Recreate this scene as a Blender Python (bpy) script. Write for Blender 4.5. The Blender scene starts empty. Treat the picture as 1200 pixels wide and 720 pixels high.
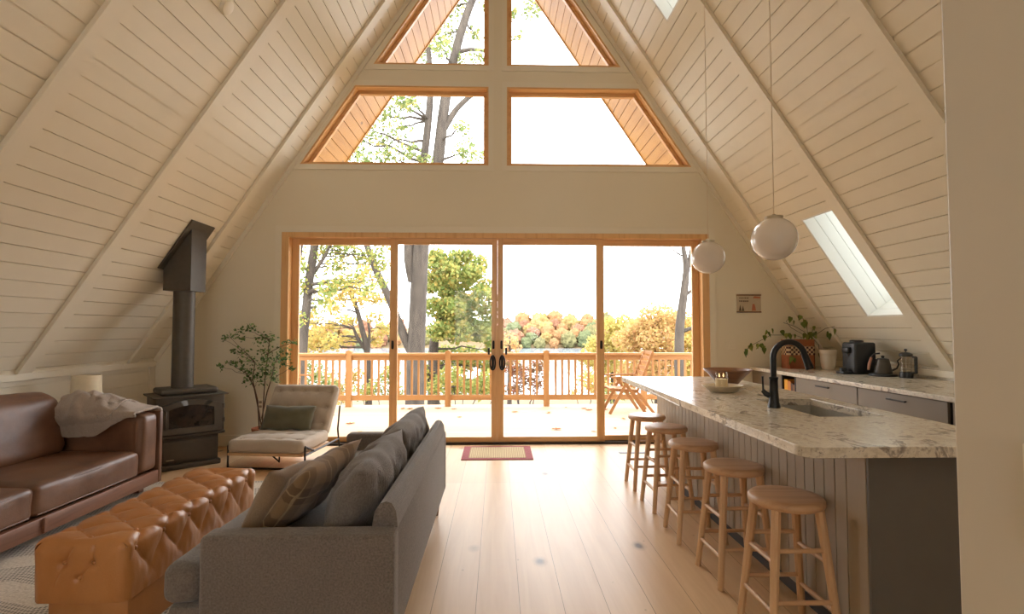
import bpy, bmesh, math, random
from mathutils import Vector, Matrix, noise
R = math.radians
PI = math.pi
SC = bpy.context.scene
COL = SC.collection
rng = random.Random(7)

# ------------------------------------------------------------------ camera model
F, H, D = 620.0, 1.36, 6.25          # focal length in px, eye height, distance to the gable wall
YAW, PITCH = math.atan(17 / F), math.atan(25 / F)
FW = Vector((math.sin(YAW) * math.cos(PITCH), math.cos(YAW) * math.cos(PITCH), math.sin(PITCH)))
RT = Vector((math.cos(YAW), -math.sin(YAW), 0))
UP = RT.cross(FW)
EYE = Vector((0, 0, H))
def W(x, y, Y):
    """a surveyed point: where the sight line through (x, y) meets the upright plane at depth Y"""
    d = FW + RT * ((x - 600) / F) + UP * ((360 - y) / F)
    return EYE + d * (Y / d.y)
cam = bpy.data.objects.new('camera', bpy.data.cameras.new('camera'))
COL.objects.link(cam)
cam.data.sensor_width = 36; cam.data.lens = F / 1200 * 36
cam.data.clip_start = 0.02; cam.data.clip_end = 3000
cam.matrix_world = Matrix(((RT.x, UP.x, -FW.x, 0), (RT.y, UP.y, -FW.y, 0), (RT.z, UP.z, -FW.z, H), (0, 0, 0, 1)))
SC.camera = cam

# ------------------------------------------------------------------ materials
def rgb(r, g, b):
    f = lambda c: (c / 255 / 12.92) if c / 255 <= .04045 else ((c / 255 + .055) / 1.055) ** 2.4
    return (f(r), f(g), f(b), 1)
def scl(c, k): return (min(1, c[0] * k), min(1, c[1] * k), min(1, c[2] * k), 1)
class NT:
    def __init__(s, name):
        s.m = bpy.data.materials.new(name); s.m.use_nodes = True
        s.t = s.m.node_tree; s.t.nodes.clear()
        s.out = s.n('ShaderNodeOutputMaterial')
    def n(s, typ, **kw):
        x = s.t.nodes.new(typ)
        for k, v in kw.items():
            if k in x.inputs.keys(): x.inputs[k].default_value = v
            else: setattr(x, k, v)
        return x
    def l(s, a, b): s.t.links.new(a, b)
    def coord(s, scale=(1, 1, 1)):
        tc = s.n('ShaderNodeTexCoord'); mp = s.n('ShaderNodeMapping')
        mp.inputs['Scale'].default_value = scale
        s.l(tc.outputs['Object'], mp.inputs['Vector']); return mp.outputs['Vector']
    def noise(s, vec, scale, detail=4, rough=.55, dist=0):
        x = s.n('ShaderNodeTexNoise'); x.inputs['Scale'].default_value = scale; x.inputs['Detail'].default_value = detail
        x.inputs['Roughness'].default_value = rough; x.inputs['Distortion'].default_value = dist
        s.l(vec, x.inputs['Vector']); return x.outputs['Fac']
    def ramp(s, fac, stops):
        x = s.n('ShaderNodeValToRGB'); e = x.color_ramp.elements
        while len(e) < len(stops): e.new(.5)
        for i, (p, c) in enumerate(stops): e[i].position = p; e[i].color = c
        s.l(fac, x.inputs['Fac']); return x.outputs['Color']
    def mix(s, fac, a, b, mode='MIX'):
        x = s.n('ShaderNodeMix', data_type='RGBA', blend_type=mode)
        for i, v in ((0, fac), (6, a), (7, b)):
            if hasattr(v, 'is_linked'): s.l(v, x.inputs[i])
            else: x.inputs[i].default_value = v
        return x.outputs[2]
    def math(s, op, a, b=0, c=0):
        x = s.n('ShaderNodeMath', operation=op)
        for i, v in enumerate((a, b, c)):
            if hasattr(v, 'is_linked'): s.l(v, x.inputs[i])
            else: x.inputs[i].default_value = v
        return x.outputs[0]
    def bsdf(s, color, rough=.5, metal=0, bump=None, bstr=.2, bdist=.01, coat=0, sheen=0, spec=.5, rsock=None):
        p = s.n('ShaderNodeBsdfPrincipled')
        if hasattr(color, 'is_linked'): s.l(color, p.inputs['Base Color'])
        else: p.inputs['Base Color'].default_value = color
        p.inputs['Roughness'].default_value = rough; p.inputs['Metallic'].default_value = metal
        p.inputs['Coat Weight'].default_value = coat; p.inputs['Sheen Weight'].default_value = sheen
        p.inputs['Specular IOR Level'].default_value = spec
        if rsock is not None: s.l(rsock, p.inputs['Roughness'])
        if bump is not None:
            b = s.n('ShaderNodeBump'); b.inputs['Strength'].default_value = bstr; b.inputs['Distance'].default_value = bdist
            s.l(bump, b.inputs['Height']); s.l(b.outputs['Normal'], p.inputs['Normal'])
        s.l(p.outputs['BSDF'], s.out.inputs['Surface']); return p
def paint(name, c, rough=.6, var=.05, scale=3, bump=.0, metal=0, coat=0, bscale=60, spec=.5):
    t = NT(name); v = t.coord()
    f = t.noise(v, scale, 3)
    col = t.ramp(f, [(.3, scl(c, 1 - var)), (.7, scl(c, 1 + var))])
    t.bsdf(col, rough, metal, t.noise(v, bscale, 2) if bump else None, bump, .003, coat, spec=spec); return t.m
def wood(name, c1, c2, axis='Y', scale=14, rough=.45, coat=0, knots=0, stretch=.07):
    t = NT(name); s = {'X': (stretch, 1, 1), 'Y': (1, stretch, 1), 'Z': (1, 1, stretch)}[axis]
    v = t.coord(s)
    f = t.noise(v, scale, 6, .6, .6)
    col = t.ramp(f, [(.25, c1), (.5, scl(c2, .97)), (.75, c2)])
    big = t.noise(v, scale * .3, 2)
    col = t.mix(t.math('MULTIPLY', big, .35), col, scl(c1, .85))
    if knots:
        s2 = {'X': (.5, 1, 1), 'Y': (1, .5, 1), 'Z': (1, 1, .5)}[axis]
        vo = t.n('ShaderNodeTexVoronoi'); vo.inputs['Scale'].default_value = knots; t.l(t.coord(s2), vo.inputs['Vector'])
        k = t.ramp(vo.outputs['Distance'], [(.02, (1, 1, 1, 1)), (.07, (0, 0, 0, 1))])
        col = t.mix(k, col, scl(c1, .35))
    t.bsdf(col, rough, 0, f, .08, .003, coat); return t.m
def fabric(name, c, var=.18, scale=260, bstr=.35, big=6):
    t = NT(name); v = t.coord()
    f = t.noise(v, scale, 2, .7)
    col = t.ramp(f, [(.3, scl(c, 1 - var)), (.7, scl(c, 1 + var))])
    col = t.mix(.35, col, t.ramp(t.noise(v, big, 3), [(.3, scl(c, .85)), (.7, scl(c, 1.12))]))
    w = t.n('ShaderNodeTexWave'); w.inputs['Scale'].default_value = scale * .6; w.inputs['Distortion'].default_value = 3
    t.l(v, w.inputs['Vector'])
    t.bsdf(col, .92, 0, t.math('ADD', f, t.math('MULTIPLY', w.outputs['Fac'], .4)), bstr, .004, 0, .25, .2); return t.m
def leather(name, c1, c2, rough=.38, big=3.5):
    t = NT(name); v = t.coord()
    f = t.noise(v, big, 5, .6, .4)
    col = t.ramp(f, [(.28, c1), (.72, c2)])
    vo = t.n('ShaderNodeTexVoronoi'); vo.inputs['Scale'].default_value = 160; t.l(v, vo.inputs['Vector'])
    b = t.math('ADD', t.math('MULTIPLY', vo.outputs['Distance'], .5), t.noise(v, 24, 4))
    rs = t.math('ADD', t.math('MULTIPLY', f, .25), rough - .12)
    t.bsdf(col, rough, 0, b, .22, .004, 0, 0, .5, rs); return t.m
def metal(name, c, rough=.35, met=1.0):
    return paint(name, c, rough, .04, 8, 0, met)
def glass_thin(name, tint=(1, 1, 1, 1), ior=1.45):
    t = NT(name)
    a = t.n('ShaderNodeBsdfTransparent'); a.inputs['Color'].default_value = tint
    g = t.n('ShaderNodeBsdfGlossy'); g.inputs['Roughness'].default_value = .01
    fr = t.n('ShaderNodeFresnel'); fr.inputs['IOR'].default_value = ior
    m = t.n('ShaderNodeMixShader'); t.l(t.math('MULTIPLY', fr.outputs[0], .22), m.inputs[0])
    t.l(a.outputs[0], m.inputs[1]); t.l(g.outputs[0], m.inputs[2]); t.l(m.outputs[0], t.out.inputs['Surface']); return t.m
def leafmat(name, stops, trans=.5, k=.62):
    t = NT(name)
    stops = [(p, scl(c, k)) for p, c in stops]
    at = t.n('ShaderNodeAttribute', attribute_name='tint')
    col = t.ramp(at.outputs['Fac'], stops)
    p = t.bsdf(col, .6, spec=.2)
    tr = t.n('ShaderNodeBsdfTranslucent'); t.l(col, tr.inputs['Color'])
    m = t.n('ShaderNodeMixShader'); m.inputs[0].default_value = trans
    t.l(p.outputs[0], m.inputs[1]); t.l(tr.outputs[0], m.inputs[2]); t.l(m.outputs[0], t.out.inputs['Surface']); return t.m
def emit(name, c, s):
    t = NT(name); e = t.n('ShaderNodeEmission'); e.inputs['Color'].default_value = c; e.inputs['Strength'].default_value = s
    t.l(e.outputs[0], t.out.inputs['Surface']); return t.m

WARMED_WHITE = (0.77, 0.70, 0.545, 1)  # white paint with warm room light in its colour; planks and trim likewise
M = {}
M['wall'] = paint('wall_paint', WARMED_WHITE, .75, .015, 1.5)
M['plank'] = paint('plank_paint', (0.78, 0.715, 0.57, 1), .55, .02, 2.5, .03)
M['trimw'] = paint('trim_paint', (0.78, 0.715, 0.57, 1), .5, .015, 2)
M['shaft'] = paint('shaft_paint', (0.84, 0.82, 0.76, 1), .5, .01, 2)
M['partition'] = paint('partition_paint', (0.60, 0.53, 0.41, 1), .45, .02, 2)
M['fir'] = wood('fir_wood', rgb(202, 148, 90), rgb(230, 184, 126), 'Z', 16, .4, .1)
M['firx'] = wood('fir_wood_level', rgb(202, 148, 90), rgb(230, 184, 126), 'X', 16, .4, .1)
M['cedar'] = wood('cedar_soffit', rgb(152, 104, 46), rgb(182, 136, 72), 'Y', 10, .5, 0, 2.6)
M['cedar_rail'] = wood('cedar_railing', rgb(146, 100, 54), rgb(176, 130, 78), 'X', 10, .6, 0, 0)
M['cedar_post'] = wood('cedar_posts', rgb(146, 100, 54), rgb(176, 130, 78), 'Z', 10, .6, 0, 0)
M['stool'] = wood('birch_stool', rgb(188, 146, 104), rgb(216, 178, 136), 'Z', 18, .5)
M['stooltop'] = wood('birch_seat', rgb(176, 134, 98), rgb(208, 168, 128), 'X', 22, .42)
M['walnut'] = wood('walnut_frame', rgb(92, 58, 42), rgb(134, 92, 70), 'Y', 14, .4)
M['oakleg'] = wood('oak_leg', rgb(96, 64, 40), rgb(140, 98, 64), 'Z', 14, .45)
M['teak'] = wood('teak_chair', rgb(132, 88, 46), rgb(164, 116, 68), 'X', 12, .55)
M['bowl'] = wood('bowl_wood', rgb(96, 62, 40), rgb(148, 104, 72), 'X', 16, .35)
M['deckwood'] = None
M['dleather'] = leather('brown_leather', rgb(84, 56, 40), rgb(124, 88, 64), .4)
M['tleather'] = leather('tan_leather', rgb(160, 102, 52), rgb(188, 130, 76), .36, 2.2)
M['gray'] = fabric('gray_upholstery', (0.160, 0.132, 0.110, 1), .42, 130, .5)
M['beige'] = fabric('beige_linen', (0.46, 0.385, 0.30, 1), .12, 240, .35)
M['olive'] = fabric('olive_linen', (0.125, 0.115, 0.07, 1), .15, 260, .35)
M['brownpillow'] = fabric('brown_linen', (0.26, 0.175, 0.105, 1), .18, 220, .4)
M['throw'] = fabric('throw_wool', (0.40, 0.33, 0.275, 1), .14, 120, .8)
M['iron'] = paint('stove_iron', rgb(82, 76, 67), .5, .08, 20, .1, .3)
M['ironlight'] = paint('stove_door_iron', rgb(92, 86, 78), .42, .08, 20, .1, .4)
M['blackmetal'] = paint('black_metal', rgb(38, 34, 31), .38, .05, 20, 0, .5)
M['bronze'] = paint('bronze_hardware', rgb(44, 38, 34), .35, .05, 20, 0, .7)
M['faucet'] = paint('faucet_black', rgb(48, 48, 48), .32, .04, 20, 0, .6)
M['steel'] = paint('sink_steel', rgb(176, 172, 162), .35, .05, 30, 0, .25)
M['taupe'] = paint('cabinet_taupe', (0.215, 0.170, 0.122, 1), .45, .03, 3)
M['bead_lit'] = paint('taupe_window_lit', (0.34, 0.272, 0.19, 1), .4, .03, 3)  # the cabinet taupe, lightened to carry the window light on this side
M['end_dark'] = paint('end_panel_dark', (0.125, 0.113, 0.098, 1), .5, .04, 8)  # island end panel, darker than the beadboard and the cabinets
M['toekick'] = paint('toe_kick', rgb(54, 46, 40), .6, .04, 3)
M['shade'] = paint('lamp_shade_linen', rgb(222, 208, 178), .8, .03, 40)
M['white'] = paint('white_ceramic', rgb(226, 214, 194), .35, .03, 6)
M['plate'] = paint('switch_plastic', rgb(228, 218, 196), .4, .01, 6)
M['platedark'] = paint('switch_slots', rgb(150, 132, 108), .5, .01, 6)
M['dish'] = paint('stoneware_cream', rgb(212, 196, 170), .45, .05, 12)
M['wax'] = paint('candle_wax', rgb(236, 220, 184), .5, .02, 8)
M['terra'] = paint('terracotta', rgb(160, 96, 62), .7, .08, 9)
M['soil'] = paint('soil', rgb(54, 40, 30), .95, .2, 40)
M['stem'] = paint('woody_stem', rgb(92, 70, 50), .8, .12, 30)
M['gstem'] = paint('green_stem', rgb(96, 92, 56), .7, .1, 30)
M['bark'] = None
M['copper'] = wood('handle_wood', rgb(140, 92, 72), rgb(172, 122, 98), 'Z', 20, .4)
M['coffee'] = paint('machine_black', rgb(40, 41, 43), .4, .04, 10)
M['glass'] = glass_thin('window_glass')
M['skyglass'] = glass_thin('skylight_glass', (.60, .625, .62, 1))
M['jar'] = glass_thin('clear_jar_glass', (.97, .96, .93, 1), 1.5)
M['stoveglass'] = None
M['flame'] = emit('candle_flame', (1, .62, .25, 1), 3)
M['cord'] = paint('pendant_cord', rgb(222, 206, 180), .6, .02, 10)
M['brass'] = paint('pendant_cap', rgb(190, 176, 152), .4, .02, 10, 0, .5)
def globe_mat():
    t = NT('opal_globe')
    p = t.bsdf((.80, .73, .66, 1), .12, coat=.5)
    p.inputs['Subsurface Weight'].default_value = .3; p.inputs['Subsurface Radius'].default_value = (.05, .05, .05)
    return t.m
M['globe'] = globe_mat()
def stove_glass():
    t = NT('stove_window'); v = t.coord((1, 1, 1))
    f = t.noise(v, 14, 5, .6)
    t.bsdf(t.ramp(f, [(.35, rgb(24, 19, 16)), (.7, rgb(66, 52, 42))]), .12); return t.m
M['stoveglass'] = stove_glass()
def bark(name, c1, c2):
    t = NT(name); v = t.coord((1, 1, .22))
    f = t.noise(v, 9, 6, .65, .5)
    t.bsdf(t.ramp(f, [(.3, c1), (.7, c2)]), .9, 0, f, .6, .05); return t.m
M['bark'] = bark('tree_bark', rgb(48, 41, 35), rgb(84, 75, 65))
M['barkdark'] = bark('dark_bark', rgb(44, 38, 33), rgb(78, 68, 58))
def floor_mat():
    t = NT('pine_floor'); tc = t.n('ShaderNodeTexCoord'); sx = t.n('ShaderNodeSeparateXYZ'); t.l(tc.outputs['Object'], sx.inputs[0])
    cb = t.n('ShaderNodeCombineXYZ'); t.l(sx.outputs['Y'], cb.inputs[0]); t.l(t.math('ADD', sx.outputs['X'], 20.099), cb.inputs[1])
    br = t.n('ShaderNodeTexBrick'); br.offset = .37; br.offset_frequency = 1
    for k, v in (('Scale', 1), ('Mortar Size', .0016), ('Mortar Smooth', .1), ('Bias', 0), ('Brick Width', 2.9), ('Row Height', .215)): br.inputs[k].default_value = v
    br.inputs['Color1'].default_value = rgb(222, 191, 152); br.inputs['Color2'].default_value = rgb(206, 170, 126); br.inputs['Mortar'].default_value = rgb(120, 84, 54)
    t.l(cb.outputs[0], br.inputs['Vector'])
    v = t.coord((1, .06, 1)); f = t.noise(v, 16, 6, .6, .8)
    col = t.mix(t.math('MULTIPLY', t.ramp(f, [(.35, (0, 0, 0, 1)), (.75, (1, 1, 1, 1))]), .38), br.outputs['Color'], rgb(176, 128, 84))
    big = t.noise(t.coord((1.6, .35, 1)), 2.2, 3)
    col = t.mix(t.math('MULTIPLY', big, .3), col, rgb(230, 200, 166))
    vo = t.n('ShaderNodeTexVoronoi'); vo.inputs['Scale'].default_value = 3.0; t.l(t.coord((1, .62, 1)), vo.inputs['Vector'])
    sp = t.n('ShaderNodeSeparateColor'); t.l(vo.outputs['Color'], sp.inputs[0])
    dd = t.math('ADD', vo.outputs['Distance'], t.math('MULTIPLY', t.noise(t.coord(), 30, 2), .03))
    k = t.ramp(dd, [(.06, (1, 1, 1, 1)), (.11, (.3, .3, .3, 1)), (.17, (0, 0, 0, 1))])
    k = t.math('MULTIPLY', k, t.math('GREATER_THAN', sp.outputs[0], .2))
    col = t.mix(t.math('MULTIPLY', k, .9), col, rgb(84, 58, 40))
    vn = t.n('ShaderNodeTexVoronoi'); vn.inputs['Scale'].default_value = 7; t.l(t.coord((1, .7, 1)), vn.inputs['Vector'])
    k2 = t.ramp(vn.outputs['Distance'], [(.025, (1, 1, 1, 1)), (.06, (0, 0, 0, 1))])
    col = t.mix(t.math('MULTIPLY', k2, .4), col, rgb(110, 78, 52))
    b = t.math('SUBTRACT', t.math('MULTIPLY', f, .12), br.outputs['Fac'])
    t.bsdf(col, .36, 0, b, .2, .003, 0, spec=.3); return t.m
M['floor'] = floor_mat()
def deck_mat():
    t = NT('deck_boards'); v = t.coord()
    br = t.n('ShaderNodeTexBrick'); br.offset = .4
    for k, x in (('Scale', 1), ('Mortar Size', .003), ('Brick Width', 3.6), ('Row Height', .14)): br.inputs[k].default_value = x
    br.inputs['Color1'].default_value = rgb(190, 168, 138); br.inputs['Color2'].default_value = rgb(176, 152, 122); br.inputs['Mortar'].default_value = rgb(120, 96, 72)
    t.l(v, br.inputs['Vector'])
    f = t.noise(t.coord((.06, 1, 1)), 14, 5)
    col = t.mix(t.math('MULTIPLY', f, .3), br.outputs['Color'], rgb(190, 152, 112))
    t.bsdf(col, .65, 0, f, .1, .004); return t.m
M['deck'] = deck_mat()
def granite():
    t = NT('granite'); v = t.coord()
    a = t.noise(t.coord((1, .6, 1)), 5.5, 8, .68, 1.6)
    col = t.ramp(a, [(.40, rgb(204, 194, 174)), (.54, rgb(226, 217, 200)), (.60, rgb(158, 149, 138)), (.655, rgb(122, 112, 102)), (.72, rgb(200, 186, 166))])
    b = t.noise(v, 42, 6, .7)
    col = t.mix(t.ramp(b, [(.52, (0, 0, 0, 1)), (.68, (.8, .8, .8, 1))]), col, rgb(158, 142, 124))
    c = t.noise(v, 95, 3, .7)
    col = t.mix(t.ramp(c, [(.62, (0, 0, 0, 1)), (.72, (.8, .8, .8, 1))]), col, rgb(96, 86, 78))
    t.bsdf(col, .2, spec=.5); return t.m
M['granite'] = granite()
def rug_mat():
    t = NT('rug_wool'); tc = t.n('ShaderNodeTexCoord'); sx = t.n('ShaderNodeSeparateXYZ'); t.l(tc.outputs['Object'], sx.inputs[0])
    zig = t.math('MULTIPLY', t.math('ABSOLUTE', t.math('SUBTRACT', t.math('FRACT', t.math('MULTIPLY', sx.outputs['X'], 1.35)), .5)), .22)
    yy = t.math('ADD', sx.outputs['Y'], zig)
    cb = t.n('ShaderNodeCombineXYZ'); t.l(sx.outputs['X'], cb.inputs[0]); t.l(yy, cb.inputs[1])
    br = t.n('ShaderNodeTexBrick'); br.offset = .5
    for k, x in (('Scale', 1), ('Mortar Size', .0045), ('Mortar Smooth', .3), ('Brick Width', .02), ('Row Height', .026)): br.inputs[k].default_value = x
    br.inputs['Color1'].default_value = rgb(66, 60, 56); br.inputs['Color2'].default_value = rgb(92, 86, 82); br.inputs['Mortar'].default_value = rgb(196, 182, 162)
    t.l(cb.outputs[0], br.inputs['Vector'])
    band = t.math('GREATER_THAN', t.math('SINE', t.math('MULTIPLY', yy, 17)), -.1)
    n1 = t.noise(t.coord(), 70, 3); n2 = t.noise(t.coord(), 5, 3)
    base = t.ramp(n1, [(.3, rgb(176, 162, 142)), (.7, rgb(214, 202, 184))])
    col = t.mix(t.math('MULTIPLY', t.math('MULTIPLY', band, .8), t.ramp(n2, [(.25, (.3, .3, .3, 1)), (.5, (1, 1, 1, 1))])), base, br.outputs['Color'])
    t.bsdf(col, .95, 0, n1, .6, .006, 0, .2, .1); return t.m
M['rug'] = rug_mat()
def plaid():
    t = NT('plaid_wool'); tc = t.n('ShaderNodeTexCoord'); sx = t.n('ShaderNodeSeparateXYZ'); t.l(tc.outputs['Object'], sx.inputs[0])
    def stripes(o, period, ph, lim): return t.math('GREATER_THAN', t.math('FRACT', t.math('ADD', t.math('MULTIPLY', o, 1 / period), ph)), lim)
    a = stripes(sx.outputs['X'], .17, .1, .5); b = stripes(sx.outputs['Y'], .17, .3, .5)
    c = stripes(sx.outputs['X'], .17, .36, .955); d = stripes(sx.outputs['Y'], .17, .55, .955)
    col = t.mix(t.math('MULTIPLY', t.math('ADD', a, b), .5), rgb(150, 122, 90), rgb(96, 74, 54))
    col = t.mix(t.math('MULTIPLY', t.math('MAXIMUM', c, d), .5), col, rgb(182, 156, 118))
    f = t.noise(t.coord(), 200, 2)
    col = t.mix(t.math('MULTIPLY', f, .4), col, rgb(120, 94, 66))
    t.bsdf(col, .95, 0, f, .4, .004, 0, .2, .1); return t.m
M['plaid'] = plaid()
def mat_weave():
    t = NT('doormat_weave'); v = t.coord()
    w = t.n('ShaderNodeTexWave'); w.inputs['Scale'].default_value = 16; t.l(v, w.inputs['Vector']); w.bands_direction = 'X'
    w2 = t.n('ShaderNodeTexWave'); w2.inputs['Scale'].default_value = 16; t.l(v, w2.inputs['Vector']); w2.bands_direction = 'Y'
    f = t.math('MULTIPLY', w.outputs['Fac'], w2.outputs['Fac'])
    t.bsdf(t.ramp(f, [(.1, rgb(166, 142, 104)), (.6, rgb(214, 196, 158))]), .95, 0, f, .6, .004); return t.m
M['weave'] = mat_weave()
M['matred'] = fabric('doormat_border', rgb(140, 40, 42), .15, 200, .4)
def checker_band():
    t = NT('checker_band'); tc = t.n('ShaderNodeTexCoord'); ck = t.n('ShaderNodeTexChecker')
    ck.inputs['Scale'].default_value = 40; t.l(tc.outputs['Object'], ck.inputs['Vector'])
    ck.inputs['Color1'].default_value = rgb(70, 26, 22); ck.inputs['Color2'].default_value = rgb(206, 178, 134)
    t.bsdf(ck.outputs['Color'], .6); return t.m
M['checker'] = checker_band()
M['basket'] = paint('planter_red_clay', rgb(150, 84, 44), .6, .12, 14)
M['litter'] = None
def ground_mat():
    t = NT('leaf_litter'); v = t.coord()
    f = t.noise(v, .9, 8, .7)
    t.bsdf(t.ramp(f, [(.3, rgb(66, 60, 40)), (.5, rgb(104, 86, 56)), (.7, rgb(122, 100, 64))]), .95); return t.m
M['ground'] = ground_mat()
def lake_mat():
    t = NT('lake_water'); f = t.noise(t.coord((1, .3, 1)), .25, 4)
    t.bsdf(rgb(150, 160, 168), .08, 0, f, .15, .3, spec=1.0); return t.m
M['lake'] = lake_mat()
Y_ = rgb(226, 190, 84); G_ = rgb(132, 146, 62); O_ = rgb(222, 150, 76)
M['leaf_green'] = leafmat('oak_leaves', [(0, rgb(122, 144, 84)), (.55, rgb(162, 178, 112)), (.85, rgb(206, 204, 128)), (1, rgb(226, 202, 120))])
M['leaf_yg'] = leafmat('maple_leaves', [(0, rgb(134, 156, 84)), (.45, rgb(176, 188, 106)), (.75, rgb(214, 208, 122)), (1, rgb(230, 196, 108))])
M['leaf_yel'] = leafmat('birch_leaves', [(0, rgb(206, 194, 112)), (.4, rgb(232, 212, 126)), (.75, rgb(236, 194, 116)), (1, rgb(228, 168, 108))])
M['leaf_or'] = leafmat('autumn_leaves', [(0, rgb(228, 204, 132)), (.5, rgb(234, 192, 130)), (1, rgb(224, 164, 122))])
M['leaf_red'] = leafmat('shrub_leaves', [(0, rgb(108, 98, 62)), (.5, rgb(150, 112, 78)), (1, rgb(172, 104, 82))])
M['leaf_house'] = leafmat('ficus_leaves', [(0, rgb(58, 84, 46)), (.6, rgb(94, 122, 70)), (1, rgb(142, 160, 104))], .25, 1)
M['leaf_vine'] = leafmat('vine_leaves', [(0, rgb(74, 88, 34)), (.6, rgb(104, 114, 46)), (1, rgb(136, 138, 66))], .25, 1)

# ------------------------------------------------------------------ mesh building
class MB:
    def __init__(s): s.b = bmesh.new()
    def box(s, x0, x1, y0, y1, z0, z1, bev=0, seg=2):
        g = bmesh.ops.create_cube(s.b, size=1)['verts']
        for v in g: v.co = Vector((x0 + (v.co.x + .5) * (x1 - x0), y0 + (v.co.y + .5) * (y1 - y0), z0 + (v.co.z + .5) * (z1 - z0)))
        if bev:
            e = list({e for v in g for e in v.link_edges})
            bmesh.ops.bevel(s.b, geom=e, offset=bev, segments=seg, profile=.5, affect='EDGES')
        return s
    def tube(s, pts, rad, n=8, cap=True):
        pts = [Vector(p) for p in pts]
        if not hasattr(rad, '__len__'): rad = [rad] * len(pts)
        rings = []; u = None
        for i, p in enumerate(pts):
            t = (pts[min(i + 1, len(pts) - 1)] - pts[max(i - 1, 0)]).normalized()
            if u is None: u = t.orthogonal().normalized()
            else: u = (u - t * u.dot(t)).normalized()
            w = t.cross(u)
            rings.append([s.b.verts.new(p + (u * math.cos(a) + w * math.sin(a)) * rad[i]) for a in [2 * PI * k / n for k in range(n)]])
        for a, b in zip(rings, rings[1:]):
            for k in range(n): s.b.faces.new((a[k], a[(k + 1) % n], b[(k + 1) % n], b[k]))
        if cap: s.b.faces.new(rings[0][::-1]); s.b.faces.new(rings[-1])
        return s
    def bar(s, p, q, w, h, up=(0, 0, 1), bev=0):
        p, q = Vector(p), Vector(q); t = (q - p).normalized(); up = Vector(up)
        if abs(t.dot(up)) > .98: up = Vector((1, 0, 0))
        a = t.cross(up).normalized(); b = a.cross(t)
        vs = [s.b.verts.new(c + a * (i * w / 2) + b * (j * h / 2)) for c in (p, q) for i, j in ((-1, -1), (1, -1), (1, 1), (-1, 1))]
        fs = [(0, 3, 2, 1), (4, 5, 6, 7), (0, 1, 5, 4), (1, 2, 6, 5), (2, 3, 7, 6), (3, 0, 4, 7)]
        for f in fs: s.b.faces.new([vs[i] for i in f])
        if bev: bmesh.ops.bevel(s.b, geom=list({e for v in vs for e in v.link_edges}), offset=bev, segments=2, profile=.5, affect='EDGES')
        return s
    def lathe(s, prof, c=(0, 0, 0), n=32, sx=1, sy=1):
        c = Vector(c); rings = []
        for r, z in prof:
            if r < 1e-5: rings.append([s.b.verts.new(c + Vector((0, 0, z)))])
            else: rings.append([s.b.verts.new(c + Vector((r * sx * math.cos(2 * PI * k / n), r * sy * math.sin(2 * PI * k / n), z))) for k in range(n)])
        for a, b in zip(rings, rings[1:]):
            for k in range(n):
                A = [a[k % len(a)], a[(k + 1) % len(a)], b[(k + 1) % len(b)], b[k % len(b)]]
                A = [x for i, x in enumerate(A) if x not in A[:i]]
                if len(A) > 2:
                    try: s.b.faces.new(A)
                    except ValueError: pass
        return s
    def prism(s, poly, y0, y1, axis='Y'):
        f = (lambda a, b, c: (a, c, b)) if axis == 'Y' else ((lambda a, b, c: (c, a, b)) if axis == 'X' else (lambda a, b, c: (a, b, c)))
        A = [s.b.verts.new(f(p[0], p[1], y0)) for p in poly]; B = [s.b.verts.new(f(p[0], p[1], y1)) for p in poly]
        s.b.faces.new(A); s.b.faces.new(B[::-1]); n = len(poly)
        for i in range(n): s.b.faces.new((A[i], B[i], B[(i + 1) % n], A[(i + 1) % n]))
        return s
    def ring(s, poly, w, y0, y1):
        """a frame between a convex outline (x, z) and its inset by w"""
        inn = inset(poly, w); n = len(poly)
        for i in range(n):
            j = (i + 1) % n
            s.prism([poly[i], poly[j], inn[j], inn[i]], y0, y1)
        return s
    def cushion(s, c, size, r, crown=.0, wr=.0, seed=0, cuts=14, rot=None, wf=5):
        """a soft rounded box: crown lifts the faces, wr wrinkles it"""
        vs, ky = [], {}
        N = cuts + 1
        def gv(i, j, k):
            if (i, j, k) not in ky:
                ky[(i, j, k)] = s.b.verts.new((2 * i / N - 1, 2 * j / N - 1, 2 * k / N - 1)); vs.append(ky[(i, j, k)])
            return ky[(i, j, k)]
        for a in range(N):
            for b in range(N):
                for e in (0, N):
                    for f in (lambda p, q: (p, q, e), lambda p, q: (p, e, q), lambda p, q: (e, p, q)):
                        s.b.faces.new([gv(*f(a, b)), gv(*f(a + 1, b)), gv(*f(a + 1, b + 1)), gv(*f(a, b + 1))])
        hx, hy, hz = size[0] / 2, size[1] / 2, size[2] / 2
        c = Vector(c)
        for v in vs:
            u = v.co.copy(); p = Vector((u.x * hx, u.y * hy, u.z * hz))
            q = Vector((max(-hx + r, min(hx - r, p.x)), max(-hy + r, min(hy - r, p.y)), max(-hz + r, min(hz - r, p.z))))
            d = p - q
            if d.length > 1e-6: p = q + d.normalized() * min(r, d.length if max(abs(d.x), abs(d.y), abs(d.z)) < r * .999 else r)
            p.z += crown * u.z * (1 - u.x ** 2) * (1 - u.y ** 2) + .35 * crown * u.z * ((1 - u.x ** 2) + (1 - u.y ** 2)) * .5
            p.x += .4 * crown * u.x * (1 - u.z ** 2) * (1 - u.y ** 2); p.y += .4 * crown * u.y * (1 - u.z ** 2) * (1 - u.x ** 2)
            if wr:
                k = noise.noise(Vector((p.x * wf + seed * 9.1, p.y * wf, p.z * wf))) + .6 * noise.noise(Vector((p.x * wf * 2.7, p.y * wf * 2.3 + seed * 5, p.z * wf * 2.6)))
                p += p.normalized() * wr * k
            if rot: p = rot @ p
            v.co = p + c
        return s
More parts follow.
